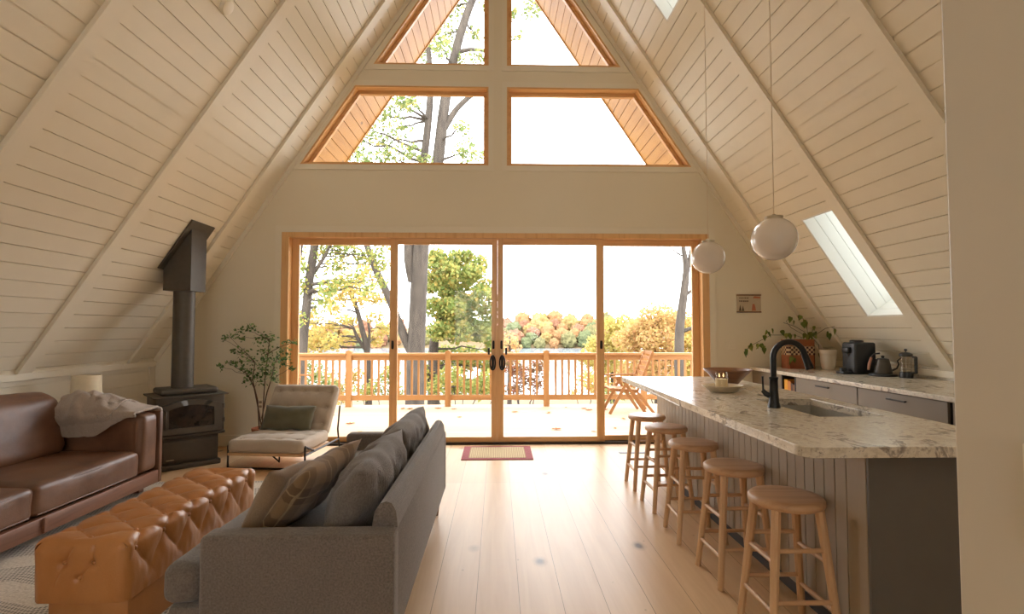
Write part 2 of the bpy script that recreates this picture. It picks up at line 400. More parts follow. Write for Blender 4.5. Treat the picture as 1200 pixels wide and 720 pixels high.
    def pillow(s, w, h, t, mat4, seed=0, wr=.012, n=22, pinch=.07):
        """a throw pillow in the local plane (u right, v up), thickness along n, then placed by mat4"""
        def pt(i, j, side):
            u = -1 + 2 * i / n; v = -1 + 2 * j / n
            x = u * w / 2 * (1 - pinch * (1 - v * v)) ; y = v * h / 2 * (1 - pinch * (1 - u * u))
            th = t / 2 * ((1 - abs(u) ** 2.6) ** .55) * ((1 - abs(v) ** 2.6) ** .55)
            k = noise.noise(Vector((x * 6 + seed * 3.7, y * 6, side * 2))) + .7 * noise.noise(Vector((x * 15, y * 13 + seed, side))) - .55 * (1 - abs(noise.noise(Vector((x * 17 + y * 5, y * 6 + seed, 3)))) * 2)
            e = (1 - u ** 4) * (1 - v ** 4)
            return Vector((x + .01 * k, y + .012 * noise.noise(Vector((x * 9, seed, y * 9))), side * (th + wr * k * e)))
        gr = {}
        for side in (1, -1):
            for i in range(n + 1):
                for j in range(n + 1):
                    edge = i in (0, n) or j in (0, n)
                    if edge and side == -1: gr[(i, j, -1)] = gr[(i, j, 1)]
                    else: gr[(i, j, side)] = s.b.verts.new(mat4 @ pt(i, j, side))
        for side in (1, -1):
            for i in range(n):
                for j in range(n):
                    q = [gr[(i, j, side)], gr[(i + 1, j, side)], gr[(i + 1, j + 1, side)], gr[(i, j + 1, side)]]
                    s.b.faces.new(q if side == 1 else q[::-1])
        return s
    def grid(s, f, nu, nv):
        V = [[s.b.verts.new(f(i / nu, j / nv)) for j in range(nv + 1)] for i in range(nu + 1)]
        for i in range(nu):
            for j in range(nv): s.b.faces.new((V[i][j], V[i + 1][j], V[i + 1][j + 1], V[i][j + 1]))
        return s
    def build(s, name, mat, parent=None, smooth=None, local=False):
        bmesh.ops.recalc_face_normals(s.b, faces=s.b.faces)
        if parent is not None and not local:
            r = parent
            while r.parent: r = r.parent
            s.b.transform((Matrix.Translation(r.location) @ r.rotation_euler.to_matrix().to_4x4()).inverted())
        me = bpy.data.meshes.new(name); s.b.to_mesh(me); s.b.free()
        me.materials.append(mat)
        if smooth is not None:
            me.shade_smooth() if hasattr(me, 'shade_smooth') else None
            if smooth < 180: me.set_sharp_from_angle(angle=R(smooth))
        o = bpy.data.objects.new(name, me); COL.objects.link(o)
        if parent is not None: o.parent = parent
        return o
def inset(poly, w):
    n = len(poly); area = sum(poly[i][0] * poly[(i + 1) % n][1] - poly[(i + 1) % n][0] * poly[i][1] for i in range(n))
    sg = 1 if area > 0 else -1; L = []
    for i in range(n):
        a, b = Vector(poly[i]), Vector(poly[(i + 1) % n]); d = (b - a).normalized(); nn = Vector((-d.y, d.x)) * sg
        L.append((a + nn * w, d))
    out = []
    for i in range(n):
        p, d = L[i - 1]; q, e = L[i]
        c = d.x * e.y - d.y * e.x
        t = ((q - p).x * e.y - (q - p).y * e.x) / c
        out.append(tuple(p + d * t))
    return out
def tag(o, label, cat, group=None, kind=None):
    o['label'] = label; o['category'] = cat
    if group: o['group'] = group
    if kind: o['kind'] = kind
    return o
def struct(o, label=None, cat=None):
    o['kind'] = 'structure'
    if label: o['label'] = label; o['category'] = cat
    return o
def thing(name, label, cat, loc=(0, 0, 0), rz=0, group=None, kind=None):
    o = bpy.data.objects.new(name, None); COL.objects.link(o)
    o.location = loc; o.rotation_euler = (0, 0, rz); o.empty_display_size = .1
    return tag(o, label, cat, group, kind)
def copy_tree(o, parent=None):
    c = o.copy(); COL.objects.link(c)
    if parent is not None: c.parent = parent
    for ch in list(o.children): copy_tree(ch, c)
    return c
def pmat(c, xaxis, yaxis):
    x = Vector(xaxis).normalized(); y = Vector(yaxis); z = x.cross(y).normalized(); y = z.cross(x)
    return Matrix.Translation(Vector(c)) @ Matrix((x, y, z)).transposed().to_4x4()
def corner_mat(N, Fp, B):
    """placement from the near top corner, far top corner and near bottom corner"""
    N, Fp, B = Vector(N), Vector(Fp), Vector(B)
    return pmat((Fp + B) / 2, Fp - N, N - B), (Fp - N).length * 1.06, (N - B).length * 1.08
def leaves_mesh(name, mat, leaves, parent=None, kind=None):
    """leaves: (position, size, tint) -> one mesh of bent lozenge leaves"""
    vs, fs, tn = [], [], []
    for p, sz, ti in leaves:
        d = Vector((rng.gauss(0, 1), rng.gauss(0, 1), rng.gauss(0, .8))).normalized()
        e = d.orthogonal().normalized(); e = Matrix.Rotation(rng.uniform(0, 6.28), 3, d) @ e
        nn = d.cross(e); b = len(vs); p = Vector(p)
        vs += [p - d * sz * .5, p + e * sz * .3 + nn * sz * .06, p + d * sz * .5, p - e * sz * .3 + nn * sz * .06]
        fs.append((b, b + 1, b + 2, b + 3)); tn += [ti] * 4
    me = bpy.data.meshes.new(name); me.from_pydata(vs, [], fs); me.materials.append(mat)
    a = me.attributes.new('tint', 'FLOAT', 'POINT'); a.data.foreach_set('value', tn)
    o = bpy.data.objects.new(name, me); COL.objects.link(o)
    if parent is not None: o.parent = parent
    if kind: o['kind'] = kind
    return o

# ------------------------------------------------------------------ the house
SLOPE, APEX, KX = 1.5, 6.95, 3.97
KZ = APEX - SLOPE * KX
REAR = -3.6
NL = math.hypot(1, SLOPE)                       # length along the slope per metre of x
SMAX = KX * NL
def sl(side, s, off=0):
    """point (x, z) at distance s up the slope from the knee wall; off > 0 is outward (up)"""
    x = KX - s / NL; z = KZ + SLOPE * s / NL
    return side * (x + off * SLOPE / NL), z + off / NL
# floor
o = MB().box(-KX - .05, KX + .05, REAR - .1, D + .17, -.12, 0).build('floor', M['floor']); struct(o)
# ceilings: grooved boards between slab faces; skylight shafts are left open
S_of_z = lambda z: (z - KZ) * NL / SLOPE
HOLES = {1: [(4.60, 5.13, S_of_z(1.47), S_of_z(2.437)), (4.60, 5.12, S_of_z(4.414), S_of_z(5.40)), (-1.9, -1.0, S_of_z(2.6), S_of_z(4.6))],
         -1: [(-1.9, -1.0, S_of_z(2.6), S_of_z(4.6))]}  # last hole on each slope: unseen rear skylight, added for daylight
PW, GW, GD, TH = .138, .008, .013, .34
def ceiling(side, name):
    m = MB(); ys = sorted({REAR, D} | {h[0] for h in HOLES[side]} | {h[1] for h in HOLES[side]})
    for y0, y1 in zip(ys, ys[1:]):
        cuts = [(0, SMAX)]
        for a, b, s0, s1 in HOLES[side]:
            if a < y1 - 1e-6 and b > y0 + 1e-6:
                cuts = [iv for c in cuts for iv in ((c[0], s0), (s1, c[1])) if iv[1] - iv[0] > 1e-6] if len(cuts) == 1 else \
                       [iv for c in cuts for iv in (((c[0], s0), (s1, c[1])) if c[0] < s0 and c[1] > s1 else (c,))]
        for s0, s1 in cuts:
            prof = [(s0, 0)]; k = math.ceil((s0 + .001 - .03) / PW)
            while k * PW + .03 < s1 - .02:
                g = k * PW + .03
                if g > s0 + .01: prof += [(g - GW / 2, 0), (g - GW / 2, GD), (g + GW / 2, GD), (g + GW / 2, 0)]
                k += 1
            prof += [(s1, 0), (s1, TH), (s0, TH)]
            m.prism([sl(side, s, o_) for s, o_ in prof], y0, y1)
    return struct(m.build(name, M['plank']))
ceiling(-1, 'ceiling_left'); ceiling(1, 'ceiling_right')
# rafters
RAF = [5.865, 4.545, 3.285, 2.0, .715, -.57, -1.95, -3.2]
n_ = 1
for side in (-1, 1):
    for yc in RAF:
        if yc == -1.95: yc = -2.2
        m = MB().prism([sl(side, s, o_) for s, o_ in ((0.0, .003), (SMAX, .003), (SMAX - .02, -.03), (0.0, -.03))], yc - .068, yc + .068)
        struct(m.build('trim_%d' % n_, M['trimw'])); n_ += 1
# ridge board
m = MB().prism([(-.1, APEX - .16), (.1, APEX - .16), (.02, APEX - .03), (-.02, APEX - .03)], REAR, D)
struct(m.build('trim_%d' % n_, M['trimw'])); n_ += 1
# knee walls with level boards
def knee(side, name):
    m = MB(); prof = [(0, 0)]; k = 1
    while k * .14 < KZ:
        g = KZ - .115 - (k - 1) * .14
        if g < .02: break
        k += 1
    gs = [KZ - .115 - i * .14 for i in range(7) if KZ - .115 - i * .14 > .02][::-1]
    p = [(0, 0)]
    for g in gs: p += [(0, g - .003), (GD, g - .003), (GD, g + .003), (0, g + .003)]
    p += [(0, KZ), (.15, KZ + .15 * 0), (.15, 0)]
    m.prism([(side * (KX + a), b) for a, b in p], REAR, D)
    return struct(m.build(name, M['plank']))
knee(-1, 'wall_left'); knee(1, 'wall_right')
for side in (-1, 1):
    m = MB().box(min(side * (KX - .03), side * KX), max(side * (KX - .03), side * KX), REAR, D, KZ - .07, KZ - .012, .003)
    struct(m.build('trim_%d' % n_, M['trimw'])); n_ += 1
m = MB().box(-KX, -KX + .02, D - .09, D - .001, 0, KZ - .076, .002); struct(m.build('trim_%d' % n_, M['trimw'])); n_ += 1
# gable wall
WO = 2.335
DX, DZ = 2.53, 2.49
def edge_x(z): return (APEX - z) / SLOPE
LOW = [(-WO, 3.30), (-.11, 3.30), (-.11, 4.255), (-WO + (4.255 - 3.30) / SLOPE, 4.255)]
TOPX = 1.485
TOP = [(-TOPX, 4.515), (-.11, 4.515), (-.11, 4.515 + (TOPX - .11) * SLOPE)]
mir = lambda P: [(-x, z) for x, z in P][::-1]
def gable(y0, y1, name, holes=True):
    m = MB(); e = edge_x
    if holes:
        m.prism([(-KX, 0), (-DX, 0), (-DX, DZ), (-e(DZ), DZ), (-KX, KZ)], y0, y1)
        m.prism([(DX, 0), (KX, 0), (KX, KZ), (e(DZ), DZ), (DX, DZ)], y0, y1)
        m.prism([(-e(DZ), DZ), (e(DZ), DZ), (e(3.3), 3.3), (-e(3.3), 3.3)], y0, y1)
        m.prism([(-e(4.255), 4.255), (e(4.255), 4.255), (e(4.515), 4.515), (-e(4.515), 4.515)], y0, y1)
        m.prism([(-.11, 3.3), (.11, 3.3), (.11, 4.255), (-.11, 4.255)], y0, y1)
        m.prism([(-.11, 4.515), (.11, 4.515), (.11, e(0) * 0 + APEX - .165), (-.11, APEX - .165)], y0, y1)
        for sg in (-1, 1):
            P = [(-e(3.3), 3.3), LOW[0], LOW[3], (-e(4.255), 4.255)]
            Q = [(-e(4.515), 4.515), TOP[0], TOP[2], (-.11, APEX - .165)]
            for poly in (P, Q): m.prism(poly if sg < 0 else mir(poly), y0, y1)
    else:                                       # behind the camera: a wide window, added for daylight on the near half
        m.prism([(-KX, 0), (KX, 0), (KX, .9 - .001), (-KX, .9 - .001)], y0, y1)
        m.prism([(-KX, .9), (-1.4, .9), (-1.4, 2.6), (-e(2.6), 2.6), (-KX, KZ)], y0, y1)
        m.prism([(1.4, .9), (KX, .9), (KX, KZ), (e(2.6), 2.6), (1.4, 2.6)], y0, y1)
        m.prism([(-e(2.6), 2.6), (e(2.6), 2.6), (0, APEX)], y0, y1)
    return struct(m.build(name, M['wall']))
gable(D, D + .17, 'wall_back'); gable(REAR - .17, REAR, 'wall_front', False)
# white casings: around the doors, the gable windows and up the ceiling line
m = MB()
m.box(-DX - .075, -DX, D - .018, D, 0, DZ + .075, .003); m.box(DX, DX + .075, D - .018, D, 0, DZ + .075, .003); m.box(-DX, DX, D - .018, D, DZ, DZ + .075, .003)
struct(m.build('trim_%d' % n_, M['trimw'])); n_ += 1
for P in (LOW, TOP, mir(LOW), mir(TOP)):
    m = MB(); m.ring(inset(P, -.062), .062, D - .016, D); struct(m.build('trim_%d' % n_, M['trimw'])); n_ += 1
for side in (-1, 1):
    m = MB().prism([(side * (edge_x(z) - a), z) for z, a in ((KZ, 0), (APEX - .2, 0), (APEX - .2, .055), (KZ, .055))], D - .022, D)
    struct(m.build('trim_%d' % n_, M['trimw'])); n_ += 1
for a, b in ((-KX + .02, -DX - .075), (DX + .075, 3.05)):
    struct(MB().box(a, b, D - .014, D, 0, .13, .004).build('baseboard_back', M['trimw']))
struct(MB().box(-KX, -KX + .014, REAR, D - .09, 0, .13, .004).build('baseboard_left', M['trimw']))
# gable windows
for i, P in enumerate((LOW, mir(LOW), TOP, mir(TOP))):
    w = bpy.data.objects.new('window_%d' % (i + 1), None); COL.objects.link(w); w.location = (0, D, 3.3); w['kind'] = 'structure'
    MB().ring(P, .02, D - .012, D + .165).build('jamb', M['firx'], w)
    MB().ring(inset(P, .0205), .04, D + .09, D + .14).build('frame', M['firx'], w)
    MB().prism(inset(P, .055), D + .11, D + .12).build('pane', M['glass'], w)
# unseen rear window, added to let in more daylight
w = bpy.data.objects.new('window_5', None); COL.objects.link(w); w.location = (0, REAR, .9); w['kind'] = 'structure'
m = MB().ring([(-1.4, .9), (1.4, .9), (1.4, 2.6), (-1.4, 2.6)], .08, REAR - .15, REAR)
for x in (0,): m.box(x - .05, x + .05, REAR - .14, REAR - .02, .98, 2.52)
m.build('frame', M['firx'], w)
MB().box(-1.35, 1.35, REAR - .09, REAR - .08, .95, 2.55).build('pane', M['glass'], w)
# skylights, the rear pair added: boarded shaft, frame, pane
k_ = 6
for side in (1, -1):
    for (y0, y1, s0, s1) in HOLES[side]:
        x0, z0 = sl(side, s0); w = bpy.data.objects.new('window_%d' % k_, None); COL.objects.link(w); w.location = (x0, y0, z0); w['kind'] = 'structure'; k_ += 1
        m = MB(); th = .016
        nb = 3
        for ya, yb in ((y0, y0 + th), (y1 - th, y1)):       # boards of the two long sides run up the slope
            for q in range(nb):
                a, b = .003 + q * .115, .003 + (q + 1) * .115 - .004
                m.prism([sl(side, s0 + .001, a), sl(side, s1 - .001, a), sl(side, s1 - .001, b), sl(side, s0 + .001, b)], ya, yb)
        for sa, sb in ((s0, s0 + th), (s1 - th, s1)):
            for q in range(nb):
                a, b = .003 + q * .115, .003 + (q + 1) * .115 - .004
                m.prism([sl(side, sa, a), sl(side, sb, a), sl(side, sb, b), sl(side, sa, b)], y0 + th, y1 - th)
        m.build('shaft', M['shaft'], w)
        m = MB(); fo = TH + .01
        for (a, b, c, d) in ((y0 - .04, y0 + .03, s0 - .04, s1 + .04), (y1 - .03, y1 + .04, s0 - .04, s1 + .04), (y0, y1, s0 - .04, s0 + .03), (y0, y1, s1 - .03, s1 + .04)):
            m.prism([sl(side, c, fo), sl(side, d, fo), sl(side, d, fo + .05), sl(side, c, fo + .05)], a, b)
        m.build('frame', M['trimw'], w)
        MB().prism([sl(side, s0, fo + .02), sl(side, s1, fo + .02), sl(side, s1, fo + .03), sl(side, s0, fo + .03)], y0, y1).build('pane', M['skyglass'], w)
# roof overhang outside the gable
for side, nm in ((-1, 'roof_left'), (1, 'roof_right')):
    m = MB(); prof = [(-.6, 0)]; k = -4
    while k * PW + .03 < SMAX - .02:
        g = k * PW + .03
        if g > -.58: prof += [(g - .004, 0), (g - .004, GD), (g + .004, GD), (g + .004, 0)]
        k += 1
    prof += [(SMAX, 0), (SMAX, .2), (-.6, .2)]
    m.prism([sl(side, s, o_) for s, o_ in prof], D + .171, D + 1.22)
    struct(m.build(nm, M['cedar']))
    m = MB().prism([sl(side, s, o_) for s, o_ in ((-.6, -.012), (SMAX, -.012), (SMAX, .21), (-.6, .21))], D + 1.221, D + 1.25)
    struct(m.build('trim_%d' % n_, M['cedar'])); n_ += 1
# sliding glass doors
dr = bpy.data.objects.new('door_1', None); COL.objects.link(dr); dr.location = (0, D, 0); struct(dr, 'wide four-panel sliding glass door in a wood frame', 'door')
m = MB()
m.box(-DX, -DX + .085, D - .015, D + .16, 0, DZ, .003); m.box(DX - .085, DX, D - .015, D + .16, 0, DZ, .003); m.box(-DX + .085, DX - .085, D - .015, D + .16, DZ - .06, DZ, .003)
m.build('jamb', M['fir'], dr)
MB().box(-DX + .085, DX - .085, D - .01, D + .16, 0, .022).build('sill', M['bronze'], dr)
def door_panel(x0, x1, y, lw, rw, name, lock):
    zt, zb, t = DZ - .061, .023, .042
    m = MB()
    m.box(x0, x0 + lw, y, y + t, zb, zt, .003); m.box(x1 - rw, x1, y, y + t, zb, zt, .003)
    p = m.build(name, M['fir'], dr)
    m = MB().box(x0 + lw, x1 - rw, y, y + t, zb, .083, .002); m.box(x0 + lw, x1 - rw, y, y + t, 2.358, zt, .002); m.build('rail', M['firx'], p)
    MB().box(x0 + lw, x1 - rw, y + .016, y + .026, .083, 2.358).build('pane', M['glass'], p)
    for lx, lz, hw, hh in lock:
        MB().cushion((lx, y - .006, lz), (hw, .02, hh), .009, 0, cuts=4).build('lock', M['bronze'], p, 60)
    return p
door_panel(-DX + .086, -1.20, D + .095, .083, .06, 'fixed_panel', [])
door_panel(1.20, DX - .086, D + .095, .06, .083, 'fixed_panel', [])
for sg in (-1, 1):
    a, b = sorted((sg * .0004, sg * 1.272))
    p = door_panel(a, b, D + .03, .09 if sg < 0 else .07, .07 if sg < 0 else .09, 'sliding_panel', [(sg * .048, 1.165, .028, .10), (sg * 1.235, 1.165, .03, .10)])
    hx = sg * .056                              # oval pull on its back plate
    pts = [(hx + .03 * math.cos(q), D - .006 - .02 * abs(math.cos(q)) ** .5, .955 + .082 * math.sin(q)) for q in [2 * PI * k / 20 for k in range(21)]]
    MB().tube(pts, .010, 8, False).box(hx - .016, hx + .016, D + .012, D + .03, .865, 1.045, .006).build('handle', M['bronze'], p, 50)
    MB().box(min(sg * .09, sg * .115), max(sg * .09, sg * .115), D + .0, D + .03, 1.05, 1.13, .003).build('latch', M['bronze'], p)
# partition beside the camera and its switch
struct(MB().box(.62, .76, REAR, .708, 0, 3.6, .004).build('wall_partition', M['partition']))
t = thing('light_switch', 'light switch on the near wall at the right edge', 'light switch', (.62, .57, 1.167))
MB().box(.612, .62, .49, .608, 1.107, 1.227, .003).build('cover_plate', M['plate'], t); MB().box(.606, .612, .53, .565, 1.135, 1.20, .002).build('rocker', M['plate'], t)

# ------------------------------------------------------------------ outdoors
struct(MB().box(-7, 7, D + .171, 9.6, -.16, -.012).build('deck_floor', M['deck']))
t = thing('deck_railing', 'cedar deck railing with square posts and slim balusters', 'railing', (0, 9.4, -.012))
px_ = [-6.06, -4.33, -2.6, -.87, .865, 2.6, 4.33, 6.06]
for x in px_:
    m = MB().box(x - .05, x + .05, 9.34, 9.44, -.012, .955, .004); m.prism([(x - .05, .955), (x + .05, .955), (x, .975)], 9.34, 9.44); m.build('post', M['cedar_post'], t)
for a, b in zip(px_, px_[1:]):
    MB().box(a + .05, b - .05, 9.32, 9.46, .885, .925, .004).box(a + .05, b - .05, 9.37, 9.41, .80, .885, .003).build('top_rail', M['cedar_rail'], t)
    MB().box(a + .05, b - .05, 9.37, 9.41, .10, .19, .003).build('bottom_rail', M['cedar_rail'], t)
bal = None
for a, b in list(zip(px_, px_[1:])):
    for k in range(13):
        if abs(a + b) > 10: continue
        x = a + .05 + (b - a - .1) * (k + 1) / 14
        if bal is None:
            bal = MB().box(-.018, .018, -.018, .018, .19, .80, .002).build('baluster', M['cedar_post'], t, local=True); c = bal
        else:
            c = bal.copy(); COL.objects.link(c); c.parent = t
        c.location = (x, -.01, .012)
# the ground falls away to the lake
def gz(x, y): return -2.4 - (y - 9.6) * .092 + .5 * noise.noise(Vector((x * .06, y * .06, 3))) if y > 9.6 else -2.4
m = MB().grid(lambda u, v: Vector(((u - .5) * (60 + 170 * v), 9.7 + 78 * v ** 1.5, gz((u - .5) * 200, 9.7 + 78 * v ** 1.5))), 40, 40)
struct(m.build('ground', M['ground'], None, 180))
struct(MB().box(-700, 700, 62, 330, -9.4, -8.9).build('lake', M['lake']))
def hill_z(x, y):
    v = max(0, (y - 272) / 120)
    prof = 13 * (1 - math.exp(-v * 2.2)) + max(0, x) * .03 + min(0, x + 40) * .035
    return -9.2 + prof + 1.2 * noise.noise(Vector((x * .02, y * .02, 1)))
m = MB().grid(lambda u, v: Vector(((u - .5) * 900, 268 + 190 * v, hill_z((u - .5) * 900, 268 + 190 * v) - (2 if v == 0 else 0))), 60, 14)
struct(m.build('hill', M['ground'], None, 180))
# wooded far shore: single round trees
def crown_mesh(seed):
    m = MB(); b = m.b
    bmesh.ops.create_icosphere(b, subdivisions=4, radius=1)
    for v in b.verts:
        n1 = noise.noise(v.co * 2.1 + Vector((seed * 7.3, 0, 0))); n2 = noise.noise(v.co * 5 + Vector((0, seed * 3.1, 0))); n3 = noise.noise(v.co * 11 + Vector((0, seed * 3.1, 4)))
        v.co *= 1 + .30 * n1 + .30 * n2 + .22 * n3
        v.co.z *= 1.15
    return m
def crown_mat(name, a, b):
    t = NT(name); v = t.coord(); f = t.noise(v, 4.5, 6, .75)
    t.bsdf(t.ramp(f, [(.32, scl(a, .42)), (.68, scl(b, .48))]), .95, 0, f, 1, .4, spec=.1); return t.m
kinds = [('rust', rgb(176, 124, 98), rgb(212, 160, 128)), ('golden', rgb(196, 164, 98), rgb(226, 198, 136)), ('green', rgb(128, 140, 98), rgb(164, 170, 124)), ('orange', rgb(206, 150, 102), rgb(226, 178, 128)), ('olive', rgb(150, 146, 100), rgb(186, 178, 126))]
protos = []
for i, (nm, a, b) in enumerate(kinds):
    protos.append(crown_mesh(i + 1).build('tree', crown_mat(nm + '_crown', a, b), None, 180))
first = [True] * len(kinds); rt_ = random.Random(21)
trunkb = MB().tube([(0, 0, -2.6), (0, 0, -.6)], [.12, .08], 6)
def far_tree(x, y, s):
    i = rt_.choices(range(5), (3, 3, 2.4, 3, 2))[0]
    o = protos[i] if first[i] else protos[i].copy()
    if not first[i]: COL.objects.link(o)
    first[i] = False
    o.location = (x, y, hill_z(x, y) + s * .8); o.scale = (s, s, s * rt_.uniform(.85, 1.2)); o.rotation_euler = (0, 0, rt_.uniform(0, 6))
    nm = kinds[i][0]
    tag(o, 'round %s tree in the wooded far shore of the lake' % nm, 'tree', '%s trees on the far shore' % nm)
for row, (y, st, sz) in enumerate(((274, 7.4, 3.5), (283, 7.8, 3.8), (293, 8.2, 4.0), (304, 8.6, 4.3), (317, 9.2, 4.6), (332, 9.8, 4.9))):
    xs = -118 * y / 280 + rt_.uniform(0, 4)
    while xs < 108 * y / 280:
        pxl = 583 + 620 * xs / y
        if 586 < pxl < 712 or 345 < pxl < 470 and rt_.random() < .55 or rt_.random() < .18:
            far_tree(xs, y + rt_.uniform(-1.5, 1.5), sz * rt_.uniform(.62, 1.12))
        xs += st * rt_.uniform(.9, 1.15)
# near trees
def blob(px, py, r, Yd, n, size, rr, lo=0, hi=1, flat=.8):
    c = W(px, py, Yd); rw = r / F * Yd; out = []
    for _ in range(n):
        d = Vector((rr.gauss(0, 1), rr.gauss(0, 1), rr.gauss(0, 1))); d = d.normalized() * rw * rr.random() ** .45
        d.z *= flat
        out.append((c + d, size * rr.uniform(.6, 1.3), rr.uniform(lo, hi)))
    return out
def branch(m, p, q, r0, r1, rr, n=6, wob=.06):
    p, q = Vector(p), Vector(q); L = (q - p).length; pts = []
    for i in range(n + 1):
        t_ = i / n; w_ = math.sin(PI * t_) * wob * L
        pts.append(p.lerp(q, t_) + Vector((rr.uniform(-1, 1) * w_, rr.uniform(-1, 1) * w_, rr.uniform(-.3, 1) * w_)))
    m.tube(pts, [r0 + (r1 - r0) * i / n for i in range(n + 1)], 6)
    return pts
def tree(name, label, Yd, trunks, clusters, lmat, bmat, seed, n=110, size=.13, ground=True, twigs=3, group=None, lo=0, hi=1):
    rr = random.Random(seed); x0, y0 = trunks[0][0][0], trunks[0][0][1]
    base = W(x0, y0, Yd); base.z = gz(base.x, base.y) - .1
    t = thing(name, label, 'tree', base, 0, group)
    m = MB(); nodes = []
    for tr in trunks:
        pts = [W(a, b, Yd + (c[0] if c else 0)) for a, b, r, *c in tr]; rad = [r / F * Yd for a, b, r, *c in tr]
        if tr is trunks[0]: pts = [base] + pts; rad = [rad[0] * 1.25] + rad
        fine, fr = [], []
        for i in range(len(pts) - 1):                 # smooth the surveyed polyline
            p0, p1, p2, p3 = pts[max(i - 1, 0)], pts[i], pts[i + 1], pts[min(i + 2, len(pts) - 1)]
            for k in range(5):
                u = k / 5
                fine.append(.5 * ((2 * p1) + (p2 - p0) * u + (2 * p0 - 5 * p1 + 4 * p2 - p3) * u * u + (3 * p1 - p0 - 3 * p2 + p3) * u ** 3)); fr.append(rad[i] + (rad[i + 1] - rad[i]) * u)
        fine.append(pts[-1]); fr.append(rad[-1])
        m.tube(fine, fr, 10); nodes += list(zip(fine, fr))
    lv = []
    for c in clusters:
        px, py, r = c[:3]; dY = c[3] if len(c) > 3 else rr.uniform(-1.2, 1.2)
        q = W(px, py, Yd + dY)
        p, pr = min(nodes, key=lambda a: (a[0] - q).length + max(0, a[0].z - q.z) * 1.5)
        bp_ = branch(m, p, q, min(pr * .5, .05), .008, rr)
        for _ in range(twigs):
            a = bp_[rr.randint(3, 6)]; rw = r / F * Yd
            branch(m, a, q + Vector((rr.uniform(-1, 1), rr.uniform(-1, 1), rr.uniform(-.6, 1))) * rw * .9, .012, .004, rr, 4)
        lv += blob(px, py, r, Yd + dY, int(n * (r / 20) ** 2), size, rr, lo, hi)
    m.build('trunk', bmat, t, 60)
    if lv:
        f = leaves_mesh('foliage', lmat, [(p - base, s, k) for p, s, k in lv], t)
    return t
rr = random.Random(3)
T1c = [(622, 12, 14), (606, 42, 9), (640, 2, 10), (600, 14, 10), (425, 150, 20), (470, 150, 16), (455, 185, 16), (520, 10, 18), (525, 40, 14), (508, 45, 16), (540, 70, 10), (440, 112, 18), (410, 160, 14), (498, 190, 12), (440, 135, 22), (465, 122, 20), (452, 165, 20), (418, 178, 20), (480, 178, 14), (548, 178, 20), (400, 190, 16), (430, 190, 16), (505, 20, 22), (532, 8, 18), (515, 55, 16), (556, 40, 12), (560, 66, 12), (498, 62, 14), (480, 120, 14), (540, 150, 12), (470, 60, 16), (455, 100, 18), (480, 20, 20), (545, -20, 25), (500, -30, 25), (575, 0, 16)]
tree('oak_tree', 'tall oak with thick grey trunk behind the second glass panel', 16, [
    [(486, 474, 11), (487, 420, 10.5), (489, 380, 10), (491, 330, 9.6), (494, 285, 9.3), (505, 230, 8), (513, 190, 7), (520, 130, 6.3), (528, 85, 5.6), (541, 35, 5), (556, -5, 4.3), (585, -60, 3)],
    [(484, 330, 6), (479, 295, 6), (485, 240, 5.2), (496, 190, 4.6), (503, 130, 4.2), (504, 90, 3.6), (500, 30, 2.6), (495, -30, 2)],
    [(488, 425, 5), (475, 398, 5), (464, 370, 4.6), (454, 345, 4.3), (440, 315, 4), (430, 288, 3.6), (418, 250, 2.8)],
    [(521, 150, 4), (535, 128, 3.4), (552, 112, 3), (568, 102, 2.2), (600, 92, 1.2)],
    [(534, 62, 3), (552, 58, 2.2), (575, 60, 1.6), (590, 55, 1)],
    [(556, -5, 3), (585, -15, 2.2), (612, -5, 1.6), (632, 8, 1)]],
    T1c, M['leaf_green'], M['bark'], 11, n=230, size=.13, twigs=3)
T2c = [(405, 285, 14), (425, 300, 14), (450, 285, 14), (350, 315, 14), (370, 318, 14), (432, 338, 13), (380, 352, 12), (450, 310, 13), (360, 345, 12), (400, 330, 12), (352, 300, 18), (378, 298, 16), (398, 312, 16), (385, 338, 14), (352, 335, 14), (410, 295, 14), (370, 360, 12), (350, 375, 12), (418, 325, 12), (395, 290, 14), (330, 300, 20), (360, 270, 22), (400, 262, 22), (440, 300, 14), (445, 330, 12), (432, 275, 16)]
tree('oak_tree', 'leaning slim tree behind the leftmost glass panel', 14, [
    [(352, 470, 6), (355, 400, 5.6), (358, 370, 5.2), (363, 325, 5), (369, 285, 4.6), (375, 240, 4), (384, 190, 3.2)],
    [(363, 325, 2.6), (378, 305, 2), (388, 285, 1.6), (400, 262, 1)],
    [(352, 300, 1.8), (356, 270, 1.4)]], T2c, M['leaf_yg'], M['bark'], 12, n=260, size=.11)
tree('maple_tree', 'small forked maple with golden leaves behind the leftmost glass panel', 20, [
    [(432, 470, 4), (430, 412, 3.4), (424, 385, 3), (418, 362, 2.6), (410, 342, 2)], [(430, 412, 2.4), (420, 398, 2), (414, 384, 1.4)], [(431, 418, 2), (433, 390, 1.5), (430, 372, 1)]],
    [(408, 335, 18), (425, 350, 16), (440, 372, 10), (395, 350, 16), (415, 376, 9), (430, 320, 18), (385, 385, 12), (372, 395, 14), (368, 380, 14), (390, 362, 10), (445, 350, 12), (355, 395, 14), (405, 398, 13), (388, 402, 14), (370, 408, 14), (352, 408, 14), (440, 398, 12), (450, 385, 12), (360, 370, 12), (400, 375, 11), (350, 380, 12)], M['leaf_yel'], M['barkdark'], 13, n=330, size=.16, hi=.8)
